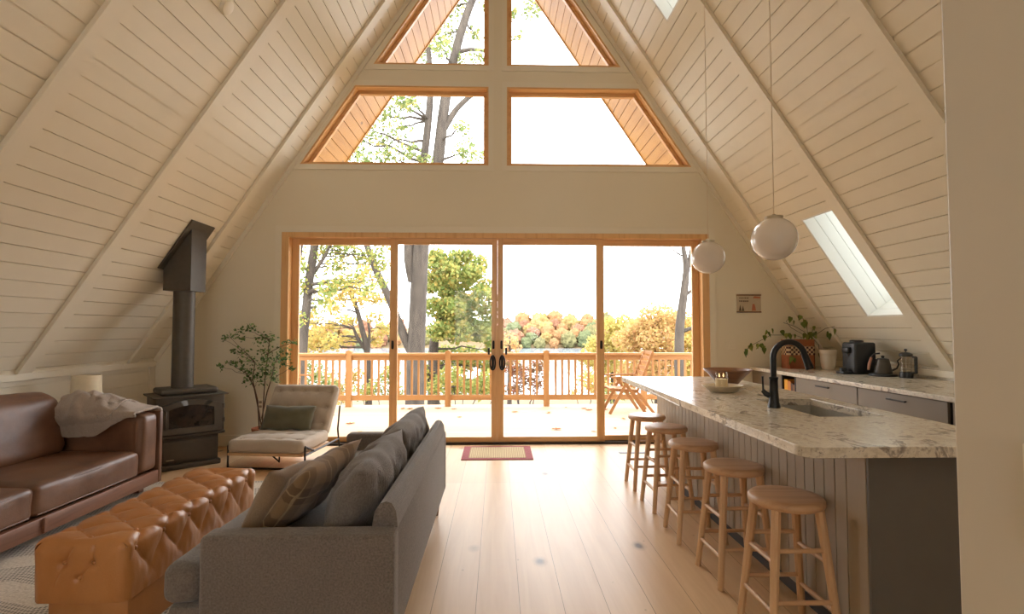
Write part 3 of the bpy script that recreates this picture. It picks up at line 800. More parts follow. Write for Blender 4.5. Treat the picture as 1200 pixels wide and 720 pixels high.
T5c = [(525, 320, 16), (547, 322, 16), (562, 308, 12), (530, 348, 16), (562, 345, 14), (545, 375, 16), (522, 376, 15), (573, 380, 12), (578, 410, 12), (508, 325, 12), (515, 312, 16), (535, 305, 16), (555, 320, 15), (568, 338, 14), (520, 335, 17), (540, 335, 17), (510, 360, 16), (530, 362, 18), (552, 358, 17), (572, 365, 13), (515, 388, 16), (538, 390, 18), (560, 388, 17), (575, 395, 12), (505, 335, 12), (548, 300, 10), (520, 420, 20), (550, 420, 20), (575, 430, 16), (505, 440, 18), (535, 450, 20), (565, 455, 18), (512, 300, 12), (577, 350, 8)]
tree('maple_tree', 'broad yellow green maple right of the big trunk', 22, [
    [(508, 470, 7), (508, 410, 5.5), (514, 380, 4.6), (522, 345, 3.6), (532, 318, 2.4)], [(512, 395, 3), (528, 370, 2.6), (545, 350, 1.8), (575, 340, 1)]], T5c, M['leaf_yg'], M['barkdark'], 14, n=620, size=.2, twigs=2)
tree('bare_tree', 'nearly bare grey tree beside the right door jamb', 16, [
    [(797, 470, 6), (796, 412, 5.6), (797, 380, 5.2), (802, 340, 4.6), (804, 315, 3.8), (801, 292, 2.6), (797, 270, 2), (795, 240, 1.4)],
    [(804, 325, 3), (809, 300, 2.4), (812, 280, 1.8), (818, 250, 1.2)], [(801, 388, 2.4), (812, 385, 2), (830, 388, 1.4)], [(805, 345, 2), (815, 338, 1.5), (832, 334, 1)], [(799, 300, 1), (790, 294, .8), (783, 288, .5)]],
    [(812, 275, 7), (786, 300, 6)], M['leaf_yel'], M['bark'], 15, n=50, size=.09, twigs=2)
YC = dict(n=520, size=.34, twigs=2)
tree('birch_tree', 'golden tree below the deck behind the rightmost glass panel', 40, [[(770, 450, 3), (770, 400, 2.4), (768, 385, 2), (772, 365, 1.2)]],
     [(770, 372, 22), (750, 385, 20), (790, 378, 20), (735, 398, 18), (770, 398, 24), (755, 415, 22), (785, 412, 20), (765, 435, 24), (800, 430, 20), (740, 440, 20)], M['leaf_or'], M['barkdark'], 16, lo=0, hi=.75, **YC)
tree('birch_tree', 'yellow tree behind the bare trunk by the right jamb', 34, [[(812, 450, 3), (812, 400, 2.4), (812, 370, 1.2)]],
     [(812, 385, 18), (826, 375, 20), (806, 405, 18), (830, 405, 20), (818, 430, 20), (800, 445, 18)], M['leaf_yel'], M['barkdark'], 17, **YC)
tree('birch_tree', 'lime and yellow tree at the centre right door stile', 46, [[(718, 450, 3), (718, 410, 2.2), (716, 390, 1.2)]],
     [(716, 385, 18), (730, 380, 16), (700, 405, 16), (722, 405, 20), (708, 425, 18), (690, 420, 14), (728, 430, 20), (700, 448, 18)], M['leaf_yel'], M['barkdark'], 18, n=520, size=.36, twigs=2, hi=.6)
tree('birch_tree', 'small orange tree at the lake edge beside the door handles', 52, [[(597, 450, 2.4), (597, 410, 1.6), (597, 395, 1)]],
     [(597, 398, 12), (604, 408, 10), (590, 405, 12), (598, 420, 14), (582, 395, 10)], M['leaf_or'], M['barkdark'], 19, n=260, size=.34, twigs=2)
# shrubs seen through the balusters
def shrub(label, Yd, blobs, lmat, seed, n=160, size=.09):
    rr = random.Random(seed); x0, y0 = blobs[0][0], 470; base = W(x0, y0, Yd); base.z = gz(base.x, base.y) - .05
    t = thing('shrub', label, 'shrub', base); m = MB(); lv = []
    for px, py, r in blobs:
        branch(m, base + Vector((rr.uniform(-.1, .1), rr.uniform(-.1, .1), 0)), W(px, py, Yd), .03, .008, rr)
        lv += blob(px, py, r, Yd, int(n * (r / 14) ** 2), size, rr)
    m.build('stem', M['barkdark'], t, 60); leaves_mesh('foliage', lmat, [(p - base, s, k) for p, s, k in lv], t)
shrub('russet shrub below the deck right of the door handles', 13, [(612, 440, 16), (600, 430, 12), (628, 450, 14), (632, 430, 12), (604, 458, 14)], M['leaf_red'], 31, 320, .075)
shrub('green shrub below the deck at the left balusters', 15, [(370, 440, 18), (350, 425, 16), (355, 455, 18), (388, 455, 14)], M['leaf_green'], 32, 300)
shrub('yellow green shrub below the deck beside the thick trunk', 17, [(455, 440, 15), (440, 455, 15), (465, 460, 12), (425, 460, 14)], M['leaf_yg'], 33, 340, .1)
shrub('pale green shrub below the deck at the folding chair', 15, [(790, 455, 14), (775, 462, 14), (760, 455, 12), (735, 460, 14), (712, 462, 14), (808, 450, 12)], M['leaf_green'], 34, 260)
shrub('golden shrub below the deck under the centre right stile', 20, [(690, 445, 16), (705, 455, 16), (675, 462, 10)], M['leaf_yel'], 35, 340, .11)
shrub('mixed green shrubs below the deck right of the thick trunk', 18, [(530, 440, 16), (512, 455, 14), (548, 455, 15), (568, 445, 16), (580, 460, 12)], M['leaf_yg'], 36, 340, .11)
shrub('low gold bush below the deck behind the lounge chair', 19, [(385, 445, 15), (405, 455, 14), (415, 440, 13), (395, 465, 12), (365, 462, 14)], M['leaf_yel'], 37, 320, .11)
# leaves blown on the deck
lf = None; rl = random.Random(5)
def leaf_obj():
    m = MB(); out = [(-.05, 0), (-.03, .018), (-.015, .012), (0, .03), (.012, .014), (.03, .02), (.055, 0), (.03, -.02), (.012, -.014), (0, -.03), (-.015, -.012), (-.03, -.018)]
    c = m.b.verts.new((0, 0, .004)); V = [m.b.verts.new((x, y, .004 + abs(y) * .5 + abs(x) * .08)) for x, y in out]
    for i in range(len(V)): m.b.faces.new((c, V[i], V[(i + 1) % len(V)]))
    return m.build('fallen_leaf', paint('fallen_leaf_brown', rgb(176, 112, 62), .8, .15, 20), None)
for i in range(26):
    o = leaf_obj() if lf is None else lf.copy()
    if lf is None: lf = o
    else: COL.objects.link(o)
    o.location = (rl.uniform(-2.6, 2.9), rl.uniform(6.9, 9.2), -.012); o.rotation_euler = (0, 0, rl.uniform(0, 6)); o.scale = (rl.uniform(.8, 1.5),) * 3
    tag(o, 'dry brown leaf lying on the pale deck boards', 'leaf', 'leaves blown over the deck')
# folding deck chairs
def deck_chair(label):
    t = thing('folding_chair', label, 'chair', (2.15, 8.7, -.012))
    for y in (8.45, 8.95):
        MB().bar((2.08, y, .52), (1.79, y, -.008), .022, .045).build('leg', M['teak'], t)
        MB().bar((2.02, y + .024, .52), (2.38, y + .024, -.008), .022, .045).build('leg', M['teak'], t)
        MB().bar((2.24, y, .34), (2.51, y, -.008), .022, .04).build('leg', M['teak'], t)
        MB().bar((1.82, y, .575), (2.38, y, .585), .05, .022).build('armrest', M['teak'], t)
    m = MB()
    for y in (8.475, 8.925): m.bar((2.235, y, .33), (2.50, y, .985), .022, .04)
    for k in range(7):
        u = .22 + k * .125; m.bar((2.235 + .265 * u, 8.475, .33 + .655 * u), (2.235 + .265 * u, 8.925, .33 + .655 * u), .012, .05)
    m.build('backrest', M['teak'], t)
    m = MB()
    for y in (8.49, 8.91): m.bar((1.80, y, .37), (2.26, y, .34), .022, .035)
    for k in range(6): m.box(1.80 + k * .076, 1.86 + k * .076, 8.47, 8.93, .385 - k * .005, .40 - k * .005)
    m.build('seat', M['teak'], t)
    return t
c1 = deck_chair('folding slatted wooden chair on the deck behind the island')
c2 = copy_tree(c1); c2.location = (-3.45, 8.75, -.012); c2.rotation_euler = (0, 0, PI)
c2['label'] = 'folding wooden chair on the deck showing only its arm behind the lounge chair'

# ------------------------------------------------------------------ sitting area
tag(MB().box(-3.25, -1.30, .9, 4.79, .0, .014, .004).build('area_rug', M['rug']), 'cream rug with rows of dark dashes under the tan ottoman', 'rug')
# grey sofa
S = thing('gray_sofa', 'low grey fabric sofa seen from behind its near arm', 'sofa', (-.82, 3.0, 0))
MB().box(-1.215, -.43, 2.02, 3.97, .175, .335, .02).build('base', M['gray'], S, 40)
for y0, y1 in ((2.0, 2.11), (3.89, 4.0)): MB().box(-1.095, -.382, y0, y1, .17, .595, .022, 4).build('arm', M['gray'], S, 60)
m = MB().prism([(-.53, .30), (-.40, .18), (-.385, .30), (-.385, .60), (-.392, .655), (-.41, .683), (-.43, .69), (-.452, .683), (-.475, .65)], 2.09, 3.92)
bk = m.b; m2 = MB().box(-.40, -.384, 2.005, 3.995, .175, .592, .006)
m.build('backrest', M['gray'], S, 35); m2.build('back_panel', M['gray'], S, 40)
for y0, y1 in ((2.125, 3.0), (3.004, 3.88)):
    m = MB().cushion((-.87, (y0 + y1) / 2, .41), (.74, y1 - y0, .15), .045, .02, .006, y0, wf=6)
    yy = (2.02, 2.25) if y0 < 2.5 else (3.75, 3.98)
    m.cushion((-1.172, sum(yy) / 2, .41), (.138, yy[1] - yy[0], .142), .04, .004, .003, 2, 8)
    m.build('seat_cushion', M['gray'], S, 180)
for y0, y1, sd in ((2.14, 3.0, 1), (2.98, 3.86, 4)):
    MB().pillow(y1 - y0, .42, .25, pmat((-.612, (y0 + y1) / 2, .605), (0, -1, 0), (.40, 0, 1)), sd, .034, 36, .03).build('back_cushion', M['gray'], S, 180)
for x, y in ((-.43, 3.90), (-.43, 2.1), (-1.16, 2.1), (-1.16, 3.9)):
    MB().tube([(x, y, .18), (x - .012, y + (.02 if y > 3 else -.02), 0.0 if x > -1.2 and x > -1.0 else .0)], [.022, .013], 10).build('leg', M['oakleg'], S, 60)
K_, w_, h_ = corner_mat((-.765, 2.21, .770), (-.675, 2.70, .805), (-1.0, 2.19, .495))
o = MB().pillow(w_, h_, .15, Matrix(), 8, .016, 24, .05).build('throw_pillow', M['plaid'], None, 180); o.matrix_world = K_
tag(o, 'brown plaid throw pillow leaning on the grey back cushion', 'pillow')
K_, w_, h_ = corner_mat((-.915, 2.22, .765), (-.80, 2.68, .730), (-1.06, 2.19, .475))
o = MB().pillow(w_, h_, .15, K_, 15, .022, 24, .05).build('throw_pillow', M['brownpillow'], None, 180)
tag(o, 'plain brown linen throw pillow in front of the plaid pillow', 'pillow')
# tan tufted ottoman
OT = thing('tufted_ottoman', 'long tan leather tufted ottoman on the rug', 'ottoman', (-1.74, 2.92, .014))
ox0, ox1, oy0, oy1, oz0, oz1 = -1.972, -1.55, 2.33, 3.50, .205, .47
MB().box(ox0 + .055, ox1 - .03, oy0 + .03, oy1 - .04, .014, oz0 + .02, .008).build('plinth', M['tleather'], OT, 40)
hw, L_, hh = (ox1 - ox0) / 2, oy1 - oy0, oz1 - oz0
rc = .05
def arc_pt(s):
    """cross-section walked from the lower left edge over the top to the lower right edge"""
    a, q, b = hh - rc, PI / 2 * rc, 2 * hw - 2 * rc
    if s < a: return (-hw, s), (-1, 0)
    s -= a
    if s < q: th = s / rc; return (-hw + rc - rc * math.cos(th), hh - rc + rc * math.sin(th)), (-math.cos(th), math.sin(th))
    s -= q
    if s < b: return (-hw + rc + s, hh), (0, 1)
    s -= b
    if s < q: th = s / rc; return (hw - rc + rc * math.sin(th), hh - rc + rc * math.cos(th)), (math.sin(th), math.cos(th))
    s -= q
    return (hw, hh - rc - s), (1, 0)
ST = 2 * (hh - rc) + PI * rc + 2 * hw - 2 * rc
UB, VB = .102, .125                                 # button pitch along the length and across
def tuft(t_, s):
    u, v = t_ / UB, (s - ST / 2) / VB
    a, b = abs(math.sin(PI * (u + v) / 1.0 * .5 * 1.0)), abs(math.sin(PI * (u - v) * .5))
    k = (a * b) ** .42
    return k
def osurf(u, v):
    y = u * L_; s = v * ST
    (x, z), (nx, nz) = arc_pt(s)
    endf = min(1, min(y, L_ - y) / .07); low = min(1, min(s, ST - s) / .06)
    e2 = min(1, max(0, min(s, ST - s) - .02) / .12)
    d = -.027 * (1 - tuft(y - .05, s)) * endf * e2
    er = max(0, 1 - min(y, L_ - y) / .04); d -= .018 * (1 - math.sqrt(max(0, 1 - er * er)))
    taper = 1 - .06 * (1 - z / hh)
    wr = .004 * noise.noise(Vector((y * 30, s * 14, 0))) * (1 if s > ST * .6 else .4)
    d += wr
    return Vector(((ox0 + ox1) / 2 + (x + nx * d) * taper, oy0 + y, oz0 + z + nz * d))
m = MB().grid(osurf, 150, 110)
def endcap(sg, y):
    def f(u, v):
        w_ = hw - .0155; a_ = (2 * u - 1) * w_; ex = max(0, abs(a_) - (w_ - rc))
        zt = hh - .0155 - rc + math.sqrt(max(0, rc * rc - ex * ex)); z = v * zt
        ed = min(w_ - abs(a_), zt - z, z + .02)
        bul = .022 * (1 - math.exp(-max(0, ed) / .022))
        for bx, bz in EB:
            dx, dz = a_ - bx, z - bz; bul -= .020 * math.exp(-(math.hypot(dx, dz) / .020))
        for (px, pz), (qx, qz) in EC:
            t_ = max(0, min(1, ((a_ - px) * (qx - px) + (z - pz) * (qz - pz)) / ((qx - px) ** 2 + (qz - pz) ** 2)))
            bul -= .007 * math.exp(-math.hypot(a_ - px - t_ * (qx - px), z - pz - t_ * (qz - pz)) / .006)
        tp = 1 - .06 * (1 - z / hh)
        return Vector(((ox0 + ox1) / 2 + a_ * tp, y + sg * bul, oz0 + z))
    return f
EB = [(-.065, .165), (.055, .165), (.0, .10)]
EC = [((-.065, .165), (-.03, .225)), ((.055, .165), (.0, .10)), ((-.065, .165), (-.10, .08)), ((.055, .165), (.06, .23))]
m.grid(endcap(-1, oy0 + .002), 90, 60); m.grid(endcap(1, oy1 - .002), 40, 24)
m.prism([(ox0 + .03, oy0 + .02), (ox1 - .03, oy0 + .02), (ox1 - .03, oy1 - .02), (ox0 + .03, oy1 - .02)], oz0 - .002, oz0 + .004, 'Z')
bmesh.ops.remove_doubles(m.b, verts=m.b.verts, dist=.0004)
m.build('upholstery', M['tleather'], OT, 180)
bmesh_btn = None
def button(p, nrm):
    global bmesh_btn
    if bmesh_btn is None:
        bmesh_btn = MB().lathe([(0, .006), (.006, .005), (.010, .001), (.010, -.004)], (0, 0, 0), 10).build('button', M['tleather'], OT, 180, local=True); b = bmesh_btn
    else:
        b = bmesh_btn.copy(); COL.objects.link(b); b.parent = OT
    b.location = Vector(p) - OT.location; b.rotation_euler = Vector(nrm).to_track_quat('Z', 'Y').to_euler()
for i in range(-1, 13):
    for j in range(-5, 6):
        if (i + j) % 2: continue
        y = .05 + i * UB; s = ST / 2 + j * VB
        if .04 < y < L_ - .06 and .1 < s < ST - .1:
            (x, z), (nx, nz) = arc_pt(s); p = osurf(y / L_, s / ST)
            button(p + Vector((nx, 0, nz)) * .004, (nx, 0, nz))
for bx, bz in EB: button(((ox0 + ox1) / 2 + bx, oy0 - .002, oz0 + bz), (0, -1, 0))
# brown leather sofa
LS = thing('leather_sofa', 'dark brown leather sofa with wood frame against the left wall', 'sofa', (-3.3, 3.25, 0))
m = MB().box(-2.862, -2.82, 2.05, 4.452, .082, .185, .006); m.box(-3.70, -2.862, 2.09, 4.41, .10, .17, .005); m.build('base_rail', M['walnut'], LS, 40)
MB().bar((-2.819, 3.30, .09), (-2.819, 3.30, .18), .02, .03).build('rail_joint', M['walnut'], LS)
for y0, y1, ya, yb in ((4.412, 4.452, 4.215, 4.410), (2.05, 2.09, 2.092, 2.287)):
    MB().box(-3.78, -2.815, y0, y1, .082, .672, .008, 3).build('side_frame', M['dleather'], LS, 40)
    MB().cushion((-3.285, (ya + yb) / 2, .43), (.92, yb - ya, .47), .045, .008, .004, 3).build('arm', M['dleather'], LS, 180)
MB().box(-3.80, -3.70, 2.09, 4.41, .15, .72, .02, 3).build('back_frame', M['dleather'], LS, 50)
for y0, y1, sd in ((2.292, 3.248, 1), (3.252, 4.208, 2)):
    c = MB().cushion((-3.22, (y0 + y1) / 2, .288), (.77, y1 - y0, .20), .04, .022, .010, sd, 20, wf=4.5).build('seat_cushion', M['dleather'], LS, 180)
    for z in (.205, .362):
        MB().tube([(-2.838 - (.006 if z < .3 else .012), y0 + .03, z), (-2.832, (y0 + y1) / 2, z + .004), (-2.838 - (.006 if z < .3 else .012), y1 - .03, z)], .005, 6).build('piping', M['dleather'], c, 60)
    MB().cushion((-3.52, (y0 + y1) / 2, .60), (.24, y1 - y0 - .02, .50), .10, .03, .012, sd + 4, 20, Matrix.Rotation(R(-13), 3, 'Y'), 4).build('back_cushion', M['dleather'], LS, 180)
for x, y in ((-2.95, 4.36), (-2.95, 2.14), (-3.72, 4.36), (-3.72, 2.14)):
    MB().box(x - .03, x + .03, y - .03, y + .03, .0 if x < -3.3 else .0145, .10, .004).build('leg', M['walnut'], LS)
LS.location.y += .12
# wool throw over the far arm
def ridge(p): return 1 - 2 * abs(noise.noise(p))
def blanket(u, v, lay):
    X = -3.46 + (.60 if lay == 0 else .44) * u + .02 * noise.noise(Vector((v * 6, lay * 3, 1)))
    t0 = max(0, min(1, (u - .45) / .55)); k = 1 - t0 * t0 * (3 - 2 * t0)
    if lay: k = 1 - .8 * max(0, (u - .55) / .45) ** 2
    drop = (.175 if lay == 0 else .075) * k
    lift = (.012 + .075 * k) if lay == 0 else .085 + .045 * k * math.sin(PI * min(1, u * 1.1 + .15))
    zt = .668
    prof = [(4.188 - .026 * k - .022 * lay, zt - drop), (4.182 - .034 * k - .03 * lay, zt - drop * .5), (4.184 - .03 * k - .02 * lay, zt + .01 + .02 * lay), (4.225, zt + lift * .8), (4.30, zt + lift), (4.38, zt + lift * .85), (4.445, zt + .012 + lift * .4), (4.476, zt + .004), (4.482, zt - .03)]
    if lay: prof = prof[:7]
    t_ = v * (len(prof) - 1); i = min(int(t_), len(prof) - 2); f = t_ - i; f = f * f * (3 - 2 * f)
    y, z = prof[i][0] + (prof[i + 1][0] - prof[i][0]) * f, prof[i][1] + (prof[i + 1][1] - prof[i][1]) * f
    q = Vector((X * 5 + v * 1.5, v * 1.6 - X * 2, lay * 5))
    n1 = (ridge(q) * .5 + .5) ** 1.5 + .35 * max(0, ridge(q * 2.3 + Vector((3, 1, 0)))) ; n2 = noise.noise(q * 2.6); a_ = (.15 + .85 * k) * math.sin(PI * min(1, .15 + v * .8))
    return Vector((X, y - .045 * n1 * a_ * (1 - v), z + (.05 * n1 + .016 * n2) * a_))
m = MB().grid(lambda u, v: blanket(u, v, 0), 80, 50); m.grid(lambda u, v: blanket(u, v, 1), 64, 40)
o = m.build('throw_blanket', M['throw'], None, 180)
o.location.y = .12
md = o.modifiers.new('thick', 'SOLIDIFY'); md.thickness = .018; md.offset = 1
tag(o, 'crumpled grey wool throw over the leather sofa arm', 'blanket')
# side table and lamp behind the arm
t = thing('side_table', 'small round dark side table behind the leather sofa arm', 'table', (-3.615, 4.78, 0))
MB().lathe([(0, .47), (.17, .47), (.175, .48), (.17, .49), (0, .49)], (-3.615, 4.78, 0)).build('tabletop', M['walnut'], t, 50)
MB().lathe([(.02, .02), (.015, .46)], (-3.615, 4.78, 0), 12).build('pedestal', M['blackmetal'], t, 50); MB().lathe([(0, 0), (.12, 0), (.12, .012), (.02, .022), (0, .022)], (-3.615, 4.78, 0)).build('base', M['blackmetal'], t, 50)
t = thing('table_lamp', 'small table lamp with cream drum shade near the knee wall', 'lamp', (-3.615, 4.78, .49))
MB().lathe([(.108, .762), (.112, .762), (.106, .948), (.102, .948)], (-3.615, 4.78, 0), 40).build('lamp_shade', M['shade'], t, 60)
MB().lathe([(0, .49), (.06, .49), (.062, .50), (.02, .515), (.008, .54), (.008, .90), (0, .905)], (-3.615, 4.78, 0), 20).build('base', M['blackmetal'], t, 50)
# wood stove
ST_ = thing('wood_stove', 'black cast iron stove in the left corner with flue', 'stove', (-3.145, 5.47, 0), R(42))
def lb(m, nm, mt, sm=40, par=None): return m.build(nm, M[mt], par or ST_, sm, local=True)
lb(MB().box(-.29, .27, -.235, .235, 0, .05, .012), 'plinth', 'iron')
lb(MB().box(-.25, .25, -.20, .21, .05, .30, .01), 'pedestal', 'iron')
pn = lb(MB().box(-.23, .23, -.215, -.199, .075, .275, .006), 'ash_panel', 'iron')
lb(MB().box(-.20, -.135, -.2165, -.2145, .092, .100), 'badge', 'brass', 40, pn)
lb(MB().box(-.295, .295, -.225, .235, .30, .69, .012), 'firebox', 'iron')
lb(MB().box(-.30, .30, -.245, -.15, .305, .33, .008), 'ledge', 'iron')
lb(MB().box(-.325, .325, -.255, .25, .69, .706, .005), 'top_plate', 'iron')
lb(MB().box(-.25, .25, -.17, .22, .706, .765, .022, 4), 'warming_shelf', 'iron')
def arch(w, z0, zs, zt, n=14): return [(-w, z0), (w, z0), (w, zs)] + [(w * math.cos(PI * k / n) if 0 else w - 2 * w * k / n, zs + (zt - zs) * math.sin(PI * k / n) ** .8) for k in range(1, n)] + [(-w, zs)]
m = MB(); A_, B_ = arch(.265, .345, .60, .665), arch(.195, .40, .575, .615)
for i in range(len(A_)):
    j = (i + 1) % len(A_); m.prism([A_[i], A_[j], B_[j], B_[i]], -.262, -.224)
bmesh.ops.remove_doubles(m.b, verts=m.b.verts, dist=.0005)
dd = lb(m, 'door', 'ironlight', 30)
lb(MB().prism(B_, -.240, -.232), 'glass', 'stoveglass', 40, dd)
lb(MB().tube([(-.225, -.262, .565), (-.225, -.285, .56), (-.228, -.292, .50), (-.228, -.288, .43), (-.224, -.262, .40)], .010, 8), 'handle', 'ironlight', 60, dd)
for z in (.44, .58): lb(MB().tube([(.279, -.245, z - .022), (.279, -.245, z + .022)], .013, 10), 'hinge', 'iron', 60, dd)
fx, fy = -3.178, 5.455
o = MB().lathe([(.098, .766), (.098, 1.74)], (fx, fy, 0), 32)
o.build('flue_pipe', M['iron'], ST_, 60)
m = MB(); X0, X1, Y0, Y1, zb = fx - .135, fx + .135, fy - .135, fy + .135, 1.735
cz = lambda x: APEX + SLOPE * x - .002
m.prism([(X0, zb), (X1, zb), (X1, cz(X1)), (X0, cz(X0))], Y0, Y1)
m.build('chimney_box', M['iron'], ST_)
m = MB().prism([sl(-1, s, o_) for s, o_ in ((S_of_z(cz(X0)) - .03, -.002), (S_of_z(cz(X1)) + .06, -.002), (S_of_z(cz(X1)) + .06, -.02), (S_of_z(cz(X0)) - .03, -.02))], Y0 - .07, Y1 + .07)
m.build('ceiling_flange', M['iron'], ST_)
# lounge chair (local: front faces -y)
LC = thing('lounge_chair', 'beige tufted slipper chair on a thin metal frame', 'chair', (-2.225, 5.175, 0), R(-6))
def lc(m, nm, mt, sm=180, par=None): return m.build(nm, M[mt], par or LC, sm, local=True)
def tufted(w, d, h, nx, ny, place, seed, n=40):
    m = MB()
    bts = [((i + .5) / nx * 2 - 1, (j + .5) / ny * 2 - 1) for i in range(nx) for j in range(ny)]
    m.cushion((0, 0, 0), (w, d, h), .045, .014, .003, seed, 46)
    for v in m.b.verts:
        if v.co.z > 0:
            u, q = v.co.x / (w / 2), v.co.y / (d / 2); k = 0
            for a, b in bts: k = max(k, math.exp(-(math.hypot((u - a) * w / 2, (q - b) * d / 2) / .026)))
            row = max(math.exp(-abs((q - b) * d / 2) / .02) for a, b in bts)
            v.co.z -= (.032 * k + .009 * row) * min(1, (1 - abs(u)) * 8)
        v.co = place @ v.co
    return m, [place @ Vector((a * w / 2, b * d / 2, h / 2 - .008)) for a, b in bts]
m, bs = tufted(.76, .60, .125, 4, 3, Matrix.Translation((0, .29, .225)), 3)
sc_ = lc(m, 'seat_cushion', 'beige')
for b in bs: lc(MB().lathe([(0, .005), (.009, .003), (.011, -.004)], b, 8), 'button', 'beige', 180, sc_)
pb = Matrix.Translation((0, .735, .475)) @ Matrix.Rotation(R(57), 4, 'X')
m, bs = tufted(.73, .56, .12, 5, 3, pb, 6)
bc = lc(m, 'back_cushion', 'beige')
for b in bs: lc(MB().lathe([(0, .005), (.009, .003), (.011, -.004)], b, 8), 'button', 'beige', 180, bc)
lc(MB().box(-.375, .375, .0, .60, .135, .16, .004), 'seat_board', 'stool', 40)
rod = .010
for sx in (-1, 1):
    x = sx * .385
    lc(MB().tube([(x, .03, .011), (x, .03, .225)], rod, 8).tube([(x, .03, .225), (x, .22, .15)], rod, 8), 'front_leg', 'blackmetal', 60)
    lc(MB().tube([(x, .86, .011), (x, .80, .25), (x * .99, .86, .50)], rod, 8), 'rear_leg', 'blackmetal', 60)
    lc(MB().tube([(x, .03, .14), (x, .82, .14)], rod, 8), 'side_bar', 'blackmetal', 60)
lc(MB().tube([(-.385, .03, .012), (.385, .03, .012)], rod, 8), 'floor_bar', 'blackmetal', 60)
lc(MB().tube([(-.16, .30, .13), (.03, .22, .03), (.03, .22, .13)], .008, 8), 'brace', 'blackmetal', 60)
Mx = Matrix.Translation(LC.location) @ Matrix.Rotation(R(-6), 4, 'Z')
o = MB().pillow(.56, .27, .13, Mx @ pmat((-.03, .515, .415), (1, 0, 0), (0, .52, 1)), 21, .01, 22, .04).build('lumbar_pillow', M['olive'], None, 180)
tag(o, 'dark olive lumbar pillow on the beige slipper chair', 'pillow')
# potted tree
PT = thing('potted_tree', 'slim potted tree with small green leaves behind the slipper chair', 'potted plant', (-2.62, 6.05, 0))
MB().lathe([(0, 0), (.085, 0), (.115, .22), (.122, .225), (.122, .25), (.108, .25), (.10, .21), (0, .21)], PT.location, 28).build('pot', M['terra'], PT, 50)
MB().lathe([(0, .211), (.099, .211)], PT.location, 24).build('soil', M['soil'], PT)
m = MB(); rp = random.Random(9); nodes = []
for path in ([(304, 505), (302, 470), (296, 445), (299, 425)], [(307, 505), (309, 470), (311, 440), (314, 415), (316, 398)], [(307, 490), (313, 460), (318, 445), (322, 425)], [(303, 480), (298, 455), (291, 440)]):
    pts = [Vector((PT.location.x + (.02 if path[0][0] > 305 else -.01), PT.location.y, .205))] + [W(a, b, 6.05 + rp.uniform(-.06, .06)) for a, b in path]
    m.tube(pts, [.009, .008, .0075, .006, .005, .004][:len(pts)], 7); nodes += pts[2:]
cl = [(300, 425, 12), (310, 412, 12), (296, 438, 10), (316, 436, 10), (325, 420, 12), (332, 410, 9), (285, 386, 8), (293, 384, 6), (268, 394, 6), (262, 398, 4), (306, 397, 9), (316, 396, 8), (276, 424, 7), (258, 430, 5), (268, 426, 5), (284, 432, 7), (286, 412, 6), (272, 411, 4), (302, 446, 9), (322, 445, 8), (338, 402, 5), (345, 400, 4), (341, 432, 6), (335, 424, 7), (290, 446, 6), (314, 425, 12), (305, 433, 12), (282, 396, 6)]
lv = []
for a, b, r in cl:
    q = W(a, b, 6.05 + rp.uniform(-.10, .06)); p = min(nodes, key=lambda n_: (n_ - q).length + max(0, n_.z - q.z) * 2)
    branch(m, p, q, .0035, .0015, rp, 5, .05)
    for _ in range(int(5 + r * 2.6)):
        d = Vector((rp.gauss(0, .5), rp.gauss(0, .5), rp.gauss(0, .4))) * r / F * 6
        if (q + d).y > 6.2: d.y = 6.18 - q.y
        lv.append((q + d - PT.location, rp.uniform(.028, .05), rp.random()))
m.build('trunk', M['stem'], PT, 60); leaves_mesh('foliage', M['leaf_house'], lv, PT)

# ------------------------------------------------------------------ doormat, vent
t = thing('door_mat', 'woven door mat with dark red border at the glass doors', 'mat', (0, 5.83, 0))
MB().box(-.375, .375, 5.52, 6.14, 0, .008, .002).build('border', M['matred'], t); MB().box(-.30, .30, 5.585, 6.075, .002, .0105, .001).build('woven_center', M['weave'], t)
t = thing('floor_vent', 'slim dark floor vent by the first stool', 'vent', (1.49, 5.80, 0))
m = MB().ring([(1.33, -.0), (1.65, -.0), (1.65, .004), (1.33, .004)], .001, 5.77, 5.83)
MB().box(1.33, 1.65, 5.765, 5.835, 0, .004, .001).build('grille', M['bronze'], t)

# ------------------------------------------------------------------ kitchen island
IX0, IX1, IY0, IY1 = 1.155, 2.125, 1.985, 4.92
PX, PY0, PY1, PXR = 1.472, 2.09, 4.87, 2.09
SK = (1.64, 2.0, 2.67, 3.35)
IS = thing('kitchen_island', 'taupe beadboard kitchen island base beside the stools', 'island', (1.78, 3.48, 0))
m = MB(); g = [(PY0 + .055, 0)]
k = 0
yy = PY0 + .055
while yy + .0765 < PY1 - .02:
    yy += .0765; g += [(yy - .003, 0), (yy - .003, .007), (yy + .003, .007), (yy + .003, 0)]
g += [(PY1, 0), (PY1, .025), (PY0 + .055, .025)]
m.prism([(PX + b, a) for a, b in g], .105, .868, 'Z'); m.build('beadboard', M['bead_lit'], IS)
MB().box(PX - .006, PX + .05, PY0 + .004, PY0 + .054, .105, .868, .002).build('corner_post', M['bead_lit'], IS)
m = MB().box(PX + .0255, SK[0] - .02, PY0 + .056, PY1, .10, .867); m.box(SK[1] + .02, PXR, PY0 + .056, PY1, .10, .867)
m.box(SK[0] - .02, SK[1] + .02, PY0 + .056, SK[2] - .02, .10, .867); m.box(SK[0] - .02, SK[1] + .02, SK[3] + .02, PY1, .10, .867); m.box(SK[0] - .02, SK[1] + .02, SK[2] - .02, SK[3] + .02, .10, .60)
m.build('carcass', M['taupe'], IS)
MB().box(PX - .004, PXR, PY0 - .012, PY0 + .003, .03, .868, .002).build('end_panel', M['end_dark'], IS)
MB().box(PX + .055, PXR - .05, PY0 + .056, PY1 - .03, 0, .0995).build('toe_kick', M['toekick'], IS)
m = MB(); cr = .035
